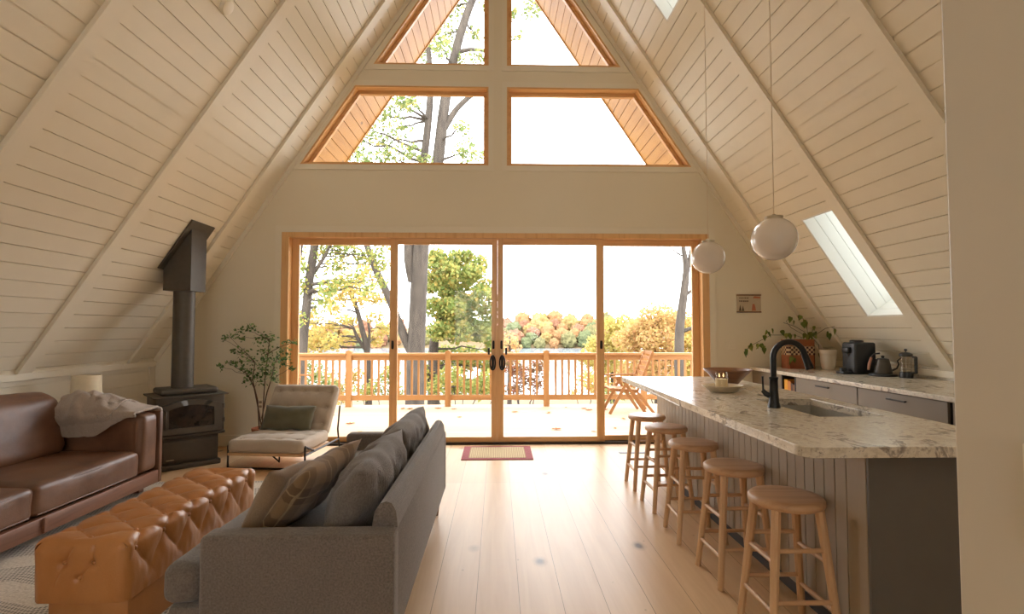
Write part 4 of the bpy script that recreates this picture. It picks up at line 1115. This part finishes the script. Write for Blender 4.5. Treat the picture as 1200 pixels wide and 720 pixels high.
def slab(x0, x1, y0, y1, corners):
    P = []
    for (cx, cy, r, a0) in ((x0, y0, corners[0], 180), (x1, y0, corners[1], 270), (x1, y1, corners[2], 0), (x0, y1, corners[3], 90)):
        ox, oy = (cx + r if cx == x0 else cx - r), (cy + r if cy == y0 else cy - r)
        if r == 0: P.append((cx, cy)); continue
        for k in range(7):
            a = R(a0 + 90 * k / 6); P.append((ox + r * math.cos(a), oy + r * math.sin(a)))
    return P
O_P = slab(IX0, IX1, IY0, IY1, (.06, .03, .02, .012))
def slab_hole(outer, hole, z0, z1):
    m = MB(); b = m.b
    hx0, hx1, hy0, hy1 = hole
    m.prism([p for p in outer if p[1] <= 3.0 and p[0] <= 9][:0] or [(x, y) for x, y in outer if y < 2.5] + [(IX1, hy0), (IX0, hy0)], z0, z1, 'Z')
    m.prism([(IX0, hy1), (IX1, hy1)] + [(x, y) for x, y in outer if y > 4], z0, z1, 'Z')
    m.prism([(IX0, hy0), (hx0, hy0), (hx0, hy1), (IX0, hy1)], z0, z1, 'Z'); m.prism([(hx1, hy0), (IX1, hy0), (IX1, hy1), (hx1, hy1)], z0, z1, 'Z')
    bmesh.ops.remove_doubles(b, verts=b.verts, dist=.0003)
    return m
o = slab_hole(O_P, SK, .868, .91).build('island_countertop', M['granite'], None)
bv = o.modifiers.new('edge', 'BEVEL'); bv.width = .004; bv.segments = 2; bv.limit_method = 'ANGLE'; bv.angle_limit = R(60)
tag(o, 'speckled pale granite countertop of the island', 'countertop')
t = thing('sink', 'stainless undermount sink set in the island countertop', 'sink', (1.82, 3.01, .867))
m = MB(); a, b, c, d = SK; zt, zb, w = .867, .65, .012
m.box(a - w, a, c - w, d + w, zb, zt); m.box(b, b + w, c - w, d + w, zb, zt); m.box(a, b, c - w, c, zb, zt); m.box(a, b, d, d + w, zb, zt); m.box(a - w, b + w, c - w, d + w, zb - w, zb)
m.build('basin', M['steel'], t); MB().lathe([(.045, .6505), (.04, .654), (.03, .652), (0, .652)], (1.82, 3.01, 0), 20).build('drain', M['steel'], t, 50)
t = thing('faucet', 'tall matte black gooseneck faucet at the island sink', 'faucet', (1.572, 2.985, .91))
fx, fy = 1.572, 2.985
MB().lathe([(0, .91), (.034, .91), (.034, .92), (.028, .94), (.0235, 1.0), (.0225, 1.07), (.0255, 1.072), (.0255, 1.083), (.018, 1.086)], (fx, fy, 0), 24).build('base', M['faucet'], t, 60)
pts = [(fx, fy, 1.08), (fx, fy, 1.19)] + [(fx + .0925 - .0925 * math.cos(a), fy, 1.19 + .0925 * math.sin(a)) for a in [PI * k / 12 * .93 for k in range(1, 13)]]
MB().tube(pts, .0165, 14).build('spout', M['faucet'], t, 60)
e = Vector(pts[-1]); d_ = (e - Vector(pts[-2])).normalized()
MB().tube([e - d_ * .005, e + d_ * .01, e + d_ * .04, e + d_ * .085], [.0165, .019, .0195, .023], 14).build('spray_head', M['faucet'], t, 60)
MB().tube([(fx, fy, .965), (fx - .035, fy + .02, .985), (fx - .05, fy + .03, 1.005)], [.016, .016, .012], 12).tube([(fx - .047, fy + .028, 1.0), (fx - .049, fy + .03, 1.085)], [.0055, .0055], 10).build('handle', M['faucet'], t, 60)
# bowl, dish, candle
t = MB().lathe([(0, .911), (.068, .911), (.075, .916), (.135, .985), (.185, 1.032), (.182, 1.036), (.172, 1.032), (.12, .985), (.06, .925), (0, .922)], (1.835, 4.19, 0), 40).build('wooden_bowl', M['bowl'], None, 50)
tag(t, 'wide brown wooden bowl at the far end of the island', 'bowl')
t = MB().lathe([(0, .911), (.085, .911), (.092, .914), (.145, .955), (.143, .959), (.135, .957), (.088, .922), (0, .920)], (1.60, 3.74, 0), 40, 1, .85).build('serving_dish', M['dish'], None, 50)
tag(t, 'cream stoneware dish holding the lit candle on the island', 'dish')
t = thing('candle', 'lit cream jar candle standing in the stoneware dish', 'candle', (1.60, 3.755, .9225))
MB().lathe([(0, .9225), (.043, .9225), (.046, .93), (.046, 1.005), (.04, 1.018), (.042, 1.045), (.0395, 1.045), (.037, 1.02)], (1.60, 3.755, 0), 28).build('jar', M['jar'], t, 60)
MB().lathe([(0, .926), (.041, .926), (.042, 1.0), (0, 1.0)], (1.60, 3.755, 0), 24).build('wax', M['wax'], t, 50)
for dx in (-.016, .014):
    f = MB().tube([(1.60 + dx, 3.755, 1.0), (1.60 + dx, 3.755, 1.012)], .0015, 6).build('wick', M['soil'], t)
    MB().lathe([(0, 1.01), (.005, 1.018), (.0035, 1.03), (0, 1.042)], (1.60 + dx, 3.755, 0), 10).build('flame', M['flame'], f, 180)
# stools
B0 = thing('bar_stool', 'wooden bar stool nearest the glass doors', 'stool', (1.295, 4.594, 0), 0, 'wooden stools along the island')
MB().lathe([(0, .572), (.145, .572), (.155, .577), (.159, .588), (.158, .600), (.150, .609), (.12, .611), (0, .609)], (0, 0, 0), 40).build('seat', M['stooltop'], B0, 45, local=True)
def lp(a, b, z): k = z / .573; return (a * (.148 - .053 * k), b * (.148 - .053 * k), z)
for a, b in ((-1, -1), (1, -1), (1, 1), (-1, 1)):
    MB().tube([lp(a, b, .0), lp(a, b, .573)], [.0165, .021], 8).build('leg', M['stool'], B0, 30, local=True)
for b in (-1, 1):
    for z in (.405, .197): MB().tube([lp(-1, b, z), lp(1, b, z)], .0105, 8).build('stretcher', M['stooltop'], B0, 60, local=True)
for a in (-1, 1):
    for z in (.355, .158): MB().tube([lp(a, -1, z), lp(a, 1, z)], .0105, 8).build('stretcher', M['stooltop'], B0, 60, local=True)
for (x, y, rz), lab in zip(((1.297, 4.071, .04), (1.295, 3.50, -.03), (1.305, 2.925, .02), (1.30, 2.384, 0)),
                           ('second wooden bar stool counting from the glass doors', 'middle wooden bar stool of the row of five', 'fourth wooden bar stool counting from the glass doors', 'nearest and largest looking wooden bar stool at the island end')):
    c = copy_tree(B0); c.location = (x, y, 0); c.rotation_euler = (0, 0, rz); c['label'] = lab

# ------------------------------------------------------------------ wall counter
CX = 3.03
def cab(y0, y1, label, appliance=False):
    t = thing('base_cabinet', label, 'cabinet', (3.5, (y0 + y1) / 2, 0), 0, 'taupe base cabinets')
    MB().box(CX + .02, 3.95, y0 + .002, y1 - .002, .10, .868).build('carcass', M['toekick'], t); MB().box(CX + .08, 3.95, y0 + .002, y1 - .002, 0, .0995).build('toe_kick', M['toekick'], t)
    for z0, z1 in ((.49, .862), (.105, .484)):
        d = MB().box(CX, CX + .02, y0 + .006, y1 - .006, z0, z1, .0015).build('drawer', M['taupe'], t)
        yc = (y0 + y1) / 2 - .0; zc = .815 if z1 > .8 else z1 - .05
        MB().box(CX - .024, CX - .014, yc - .095, yc + .095, zc - .006, zc + .006, .002).box(CX - .016, CX, yc - .085, yc - .073, zc - .005, zc + .005).box(CX - .016, CX, yc + .073, yc + .085, zc - .005, zc + .005).build('handle', M['blackmetal'], d)
    return t
cab(4.40, 5.325, 'taupe drawer cabinet under the coffee machine'); cab(3.50, 4.40, 'taupe drawer cabinet in front of the french press'); cab(2.6, 3.47, 'taupe cabinet partly hidden by the near wall')
t = thing('open_cabinet', 'narrow open bookshelf cabinet at the far end of the counter', 'cabinet', (3.3, 5.45, 0))
m = MB().box(CX, 3.95, 5.328, 5.345, .10, .868); m.box(CX, 3.95, 5.575, 5.592, .10, .868); m.box(CX, 3.95, 5.345, 5.575, .10, .12); m.box(3.6, 3.62, 5.345, 5.575, .12, .868); m.box(CX + .005, 3.6, 5.345, 5.575, .50, .518)
m.build('carcass', M['toekick'], t)
MB().box(CX, 3.95, 5.594, 6.235, .0, .868).build('filler_panel', M['taupe'], t); MB().box(CX + .08, 3.95, 5.328, 5.592, 0, .0995).build('toe_kick', M['toekick'], t)
for y0, y1, h, c, lab in ((5.50, 5.565, .30, rgb(222, 158, 40), 'yellow book in the open end cabinet'), (5.445, 5.498, .29, rgb(206, 132, 62), 'orange tan book in the open end cabinet'), (5.40, 5.443, .27, rgb(92, 62, 44), 'dark brown book in the open end cabinet'), (5.36, 5.398, .26, rgb(140, 100, 66), 'mid brown book beside the cabinet divider')):
    b = thing('book', lab, 'book', (3.2, (y0 + y1) / 2, .519), 0, 'books in the open cabinet')
    MB().box(CX + .02, CX + .22, y0, y0 + .003, .519, .519 + h).box(CX + .02, CX + .22, y1 - .003, y1, .519, .519 + h).box(CX + .015, CX + .02, y0, y1, .519, .519 + h, .001).build('cover', paint('book_cover', c, .6), b)
    MB().box(CX + .021, CX + .215, y0 + .0035, y1 - .0035, .522, .514 + h).build('pages', M['wax'], b)
o = MB().box(3.0, KX - .022, 1.6, D - .022, .869, .905, .004).build('counter_slab', M['granite']); tag(o, 'speckled granite worktop along the right wall', 'countertop')
o = MB().box(KX - .021, KX - .001, 1.6, D - .022, .906, 1.0, .002).build('backsplash', M['granite']); tag(o, 'low granite backsplash strip along the right wall', 'backsplash')
CZ = .905
# french press
x, y = 3.77, 4.80
t = thing('french_press', 'black and glass french press right of the gooseneck kettle', 'french press', (x, y, CZ))
MB().lathe([(0, CZ), (.052, CZ), (.054, CZ + .01), (.052, CZ + .045), (.048, CZ + .05)], (x, y, 0), 28).build('base', M['coffee'], t, 50)
MB().lathe([(.045, CZ + .05), (.045, CZ + .20), (.043, CZ + .20), (.043, CZ + .05)], (x, y, 0), 28).build('beaker', M['jar'], t, 60)
MB().lathe([(.05, CZ + .195), (.053, CZ + .20), (.052, CZ + .22), (.03, CZ + .232), (.005, CZ + .235), (.005, CZ + .245), (.013, CZ + .25), (.013, CZ + .262), (0, CZ + .268)], (x, y, 0), 28).build('lid', M['coffee'], t, 60)
MB().tube([(x, y, CZ + .05), (x, y, CZ + .20)], .003, 8).lathe([(0, CZ + .075), (.041, CZ + .075), (.041, CZ + .082), (0, CZ + .084)], (x, y, 0), 20).build('plunger', M['steel'], t, 50)
MB().bar((x + .07, y - .03, CZ + .04), (x + .07, y - .03, CZ + .19), .02, .016, (0, 1, 0)).bar((x + .045, y - .018, CZ + .19), (x + .075, y - .032, CZ + .19), .02, .014).bar((x + .045, y - .018, CZ + .045), (x + .075, y - .032, CZ + .045), .02, .014).build('handle', M['coffee'], t)
# kettle
x, y = 3.69, 4.985
t = thing('kettle_base', 'flat round black power base under the kettle', 'kettle base', (x, y, CZ))
MB().lathe([(0, CZ), (.115, CZ), (.12, CZ + .006), (.115, CZ + .02), (.09, CZ + .024), (0, CZ + .024)], (x, y, 0), 32).build('plate', M['coffee'], t, 50)
t = thing('gooseneck_kettle', 'dark gooseneck kettle with wooden handle between press and coffee machine', 'kettle', (x, y, CZ + .025))
z0 = CZ + .0245
MB().lathe([(0, z0), (.075, z0), (.077, z0 + .008), (.052, z0 + .13), (.05, z0 + .135)], (x, y, 0), 30).build('body', M['iron'], t, 50)
MB().lathe([(.051, z0 + .134), (.045, z0 + .142), (.01, z0 + .146), (.012, z0 + .152), (.016, z0 + .165), (0, z0 + .172)], (x, y, 0), 24).build('lid', M['coffee'], t, 50)
MB().tube([(x + .066, y - .03, z0 + .03), (x + .10, y - .045, z0 + .05), (x + .115, y - .052, z0 + .09), (x + .105, y - .048, z0 + .12), (x + .125, y - .058, z0 + .145), (x + .145, y - .066, z0 + .15)], [.010, .008, .007, .006, .006, .005], 10).build('spout', M['coffee'], t, 60)
h = MB().tube([(x - .05, y + .022, z0 + .125), (x - .085, y + .04, z0 + .15), (x - .06, y + .03, z0 + .185), (x - .02, y + .01, z0 + .19)], .008, 8).build('handle', M['coffee'], t, 60)
MB().tube([(x - .083, y + .038, z0 + .15), (x - .10, y + .045, z0 + .09), (x - .108, y + .048, z0 + .03)], [.012, .014, .011], 10).build('grip', M['copper'], h, 60)
# coffee machine
t = thing('coffee_machine', 'tall black capsule coffee machine on the right counter', 'coffee machine', (3.60, 5.22, CZ))
m = MB().box(3.51, 3.73, 5.12, 5.32, CZ, CZ + .315, .022, 4); m.build('body', M['coffee'], t, 50)
MB().lathe([(0, CZ + .314), (.06, CZ + .314), (.062, CZ + .33), (.05, CZ + .338), (0, CZ + .338)], (3.60, 5.22, 0), 24).build('lid', M['coffee'], t, 50)
MB().box(3.475, 3.515, 5.17, 5.27, CZ + .21, CZ + .27, .012).tube([(3.49, 5.22, CZ + .21), (3.49, 5.22, CZ + .185)], .01, 10).build('brew_head', M['coffee'], t, 50)
MB().box(3.42, 3.515, 5.16, 5.28, CZ, CZ + .03, .008).tube([(3.455, 5.22, CZ + .03), (3.455, 5.22, CZ + .06)], [.03, .03], 16).build('drip_tray', M['coffee'], t, 50)
# white crock
t = MB().lathe([(0, CZ), (.055, CZ), (.068, CZ + .03), (.08, CZ + .12), (.083, CZ + .175), (.087, CZ + .178), (.087, CZ + .215), (.080, CZ + .215), (.075, CZ + .12), (.05, CZ + .02), (0, CZ + .02)], (3.66, 5.78, 0), 32).build('white_crock', M['white'], None, 50)
tag(t, 'white ceramic crock between the planter and coffee machine', 'crock')
# planter with checker band and trailing vine
px0, px1, py0, py1 = 3.26, 3.58, 5.87, 6.03
t = thing('vine_planter', 'red brown planter with checkered band and trailing vine on the counter', 'potted plant', (3.42, 5.95, CZ))
m = MB()
hexp = lambda g_: [(px0 - g_, py0 + .02), (px0 + .02, py0 - g_), (px1 - .02, py0 - g_), (px1 + g_, py0 + .02), (px1 + g_, py1 - .02), (px1 - .02, py1 + g_), (px0 + .02, py1 + g_), (px0 - g_, py1 - .02)]
m.prism(hexp(0), CZ, CZ + .33, 'Z'); m.build('planter', M['basket'], t)
MB().prism(hexp(.004), CZ + .155, CZ + .255, 'Z').build('checker_band', M['checker'], t)
lp_ = [(90, 325), (82, 345), (130, 280), (125, 295), (175, 285), (190, 290), (205, 285), (225, 300), (232, 315), (250, 180), (262, 195), (235, 220), (292, 168), (370, 180), (400, 205), (418, 205), (430, 215), (465, 210), (432, 78), (457, 105), (490, 68), (515, 68), (530, 118), (553, 118), (545, 100), (612, 148), (590, 205), (560, 215), (610, 200), (575, 225), (600, 235), (545, 205), (625, 190), (715, 190), (725, 205), (770, 170), (650, 355), (445, 385), (430, 400), (460, 395), (580, 195)]
m = MB(); root = Vector((3.42, 5.95, CZ + .325)); vs = []
def vpt(a, b, Y_v): return W(860 + a / 6.54, 360 + b / 6.54, Y_v)
for path in ([(560, 240), (520, 205), (440, 160), (400, 110), (432, 78)], [(560, 240), (540, 190), (470, 150), (380, 120)], [(570, 240), (560, 160), (530, 90), (500, 60)], [(590, 240), (640, 205), (700, 165), (770, 150)], [(540, 240), (460, 215), (360, 215), (285, 215), (220, 250), (160, 280), (90, 330)], [(285, 215), (250, 190)], [(600, 235), (650, 290), (655, 350)], [(590, 230), (612, 150)], [(520, 240), (470, 300), (445, 390)]):
    Yc = [5.93 - .012 * i for i in range(len(path))]
    if path[-1] == (770, 150): Yc = [5.9, 5.8, 5.66, 5.55]
    if path[-1] == (445, 390): Yc = [5.88, 5.855, 5.85]
    m.tube([vpt(a, b, q) for (a, b), q in zip(path, Yc)], .0028, 6)
m.build('vine', M['gstem'], t, 60)
vl = []
for a, b in lp_:
    yy = 5.88 if b < 330 or a < 300 else 5.845
    if a > 690 and b < 300: yy = 5.6
    p = vpt(a, b, yy + rng.uniform(-.02, .02)); vl.append((p, 26 / 6.54 / F * 5.9 * 1.8 * rng.uniform(.8, 1.15), rng.random()))
def heart_leaves(name, mat, L, parent):
    vv, ff, tt = [], [], []
    base = parent.location
    out = [(0, -.1), (.32, -.02), (.36, .25), (.2, .6), (0, 1.0), (-.2, .6), (-.36, .25), (-.32, -.02)]
    for p, s, k in L:
        d = Vector((rng.uniform(-.5, .5), rng.uniform(-.3, .3), -1)).normalized(); e = Vector((1, rng.uniform(-.8, .8), 0)); e = (e - d * e.dot(d)).normalized(); nn = d.cross(e)
        i0 = len(vv); vv.append(p - base + d * s * .35)
        for x_, y_ in out: vv.append(p - base + e * x_ * s + d * (y_ * s) + nn * (.25 * s * abs(x_)))
        for i in range(8): ff.append((i0, i0 + 1 + i, i0 + 1 + (i + 1) % 8))
        tt += [k] * 9
    me = bpy.data.meshes.new(name); me.from_pydata(vv, [], ff); me.materials.append(mat)
    a_ = me.attributes.new('tint', 'FLOAT', 'POINT'); a_.data.foreach_set('value', tt)
    o = bpy.data.objects.new(name, me); COL.objects.link(o); o.parent = parent; return o
heart_leaves('foliage', M['leaf_vine'], vl, t)
# wall sign, switch, outlet, smoke detector
t = thing('wall_sign', 'small painted wooden sign on the gable wall right of the doors', 'sign', (3.0, D, 1.656))
MB().box(2.862, 3.148, D - .016, D - .002, 1.556, 1.756, .002).build('board', paint('sign_board', rgb(188, 172, 146), .7, .05, 12), t)
MB().box(2.858, 3.152, D - .020, D - .001, 1.75, 1.764, .002).box(2.858, 3.152, D - .020, D - .001, 1.548, 1.562, .002).build('frame', M['oakleg'], t)
m = MB(); ri = random.Random(4)
for z, xa, xb, hgt in ((1.722, 2.885, 3.005, .012), (1.685, 2.885, 3.0, .016)):
    x = xa; m = MB()
    while x < xb:
        w_ = ri.uniform(.006, .012); m.box(x, x + w_, D - .0175, D - .0155, z - hgt * ri.uniform(.4, .6), z + hgt * .5); x += w_ + ri.uniform(.004, .008)
    m.build('lettering', paint('sign_ink', rgb(96, 78, 56), .7), t)
m = MB()
for x, h_ in ((2.895, .075), (2.93, .062)):
    m.prism([(x - .014, 1.568), (x + .014, 1.568), (x, 1.568 + h_)], D - .018, D - .0155)
m.build('pine_motif', paint('sign_pine', rgb(78, 62, 44), .7), t)
m = MB().prism([(3.035, 1.57), (3.085, 1.57), (3.08, 1.61), (3.07, 1.65), (3.045, 1.65)], D - .018, D - .0155); m.prism([(3.05, 1.72), (3.14, 1.718), (3.14, 1.735), (3.07, 1.745)], D - .018, D - .0155)
m.build('red_motif', paint('sign_red', rgb(184, 112, 82), .7), t)
t = thing('light_switch', 'double light switch plate on the gable wall below the sign', 'light switch', (2.77, D, 1.16))
MB().box(2.712, 2.838, D - .008, D - .0005, 1.10, 1.218, .003).build('cover_plate', M['plate'], t)
for x in (2.75, 2.80): MB().box(x - .017, x + .017, D - .0105, D - .008, 1.125, 1.193, .002).build('rocker', M['plate'], t)
t = thing('wall_outlet', 'wall outlet low on the gable wall behind the potted tree', 'outlet', (-2.742, D, .48))
MB().box(-2.778, -2.706, D - .008, D - .0005, .42, .54, .003).build('cover_plate', M['plate'], t)
for z in (.455, .505): MB().box(-2.759, -2.725, D - .010, D - .008, z - .014, z + .014, .004).build('socket', M['platedark'], t)
x, z = sl(-1, S_of_z(3.825)); nrm = Vector((SLOPE, 0, -1)).normalized()
t = thing('smoke_detector', 'round white smoke detector on the left ceiling slope', 'smoke detector', (x, 4.01, z))
bm_ = MB().lathe([(0, .034), (.035, .034), (.055, .028), (.062, .004), (.062, 0), (0, 0)], (0, 0, 0), 28)
bm_.b.transform(nrm.to_track_quat('Z', 'Y').to_matrix().to_4x4()); bm_.build('housing', M['trimw'], t, 50, local=True)
# pendants
def pendant(x, y, z, label):
    t = thing('pendant_lamp', label, 'pendant lamp', (x, y, APEX - SLOPE * x), 0, 'opal globes over the island')
    r = .128; top = APEX - SLOPE * x
    prof = [(0.012, z + r)] + [(r * math.sin(a), z + r * math.cos(a)) for a in [PI * k / 32 for k in range(2, 32)]] + [(0, z - r)]
    MB().lathe(prof, (x, y, 0), 48).build('globe', M['globe'], t, 180)
    MB().lathe([(.050, z + r * .925), (.050, z + r + .006), (.02, z + r + .012), (.006, z + r + .02), (0, z + r + .02)], (x, y, 0), 24).build('cap', M['brass'], t, 50)
    MB().tube([(x, y, z + r + .015), (x, y, top - .05)], .0025, 8).build('cord', M['cord'], t, 60)
    MB().lathe([(0, top - .06), (.06, top - .05), (.062, top - .0), (.062, top + .06)], (x, y, 0), 24).build('canopy', M['brass'], t, 50)
pendant(1.648, 3.09, 1.893, 'nearer and larger looking white globe pendant over the island'); pendant(1.665, 4.12, 1.92, 'farther white globe pendant in front of the right door jamb')

# ------------------------------------------------------------------ light: overcast sky, and unseen warm fill globes added behind the camera
wd = bpy.data.worlds.new('overcast_sky'); SC.world = wd; wd.use_nodes = True
nt = wd.node_tree; nt.nodes.clear()
ou = nt.nodes.new('ShaderNodeOutputWorld'); bg = nt.nodes.new('ShaderNodeBackground')
tc = nt.nodes.new('ShaderNodeTexCoord'); nz = nt.nodes.new('ShaderNodeTexNoise'); nz.inputs['Scale'].default_value = 2
rp_ = nt.nodes.new('ShaderNodeValToRGB'); rp_.color_ramp.elements[0].color = (.94, .96, 1, 1); rp_.color_ramp.elements[1].color = (1, 1, 1, 1)
nt.links.new(tc.outputs['Generated'], nz.inputs['Vector']); nt.links.new(nz.outputs['Fac'], rp_.inputs['Fac']); nt.links.new(rp_.outputs['Color'], bg.inputs['Color'])
bg.inputs['Strength'].default_value = 7.4; nt.links.new(bg.outputs[0], ou.inputs[0])
def add_fill_lamp(x, y, z, power):  # added fill, out of view, that brightens the near half of the room
    t = thing('fill_globe', 'unseen warm fill globe added behind the camera', 'lamp', (x, y, z), 0, 'added fill globes')
    MB().lathe([(r_ * .16, z_ * .16) for r_, z_ in [(math.sin(PI * k / 24), math.cos(PI * k / 24)) for k in range(25)]], (x, y, z), 32).build('globe', emit('fill_glow', (1, .82, .60, 1), power), t, 180)
    MB().tube([(x, y, z + .155), (x, y, APEX - SLOPE * abs(x) - .02)], .004, 8).build('cord', M['cord'], t, 60)
for x, y in ((-1.5, -1.2), (.0, -2.4), (1.6, -1.2)): add_fill_lamp(x, y, 2.9, 5)

SC.cycles.use_denoising = True
SC.cycles.max_bounces = 12; SC.cycles.diffuse_bounces = 6; SC.cycles.glossy_bounces = 4; SC.cycles.transparent_max_bounces = 24; SC.cycles.transmission_bounces = 6
SC.cycles.sample_clamp_indirect = 8
vs_ = SC.view_settings
SC.display_settings.display_device = 'sRGB'
vs_.view_transform = 'Standard'; vs_.look = 'None'; vs_.exposure = 0; vs_.gamma = 1; vs_.use_curve_mapping = False
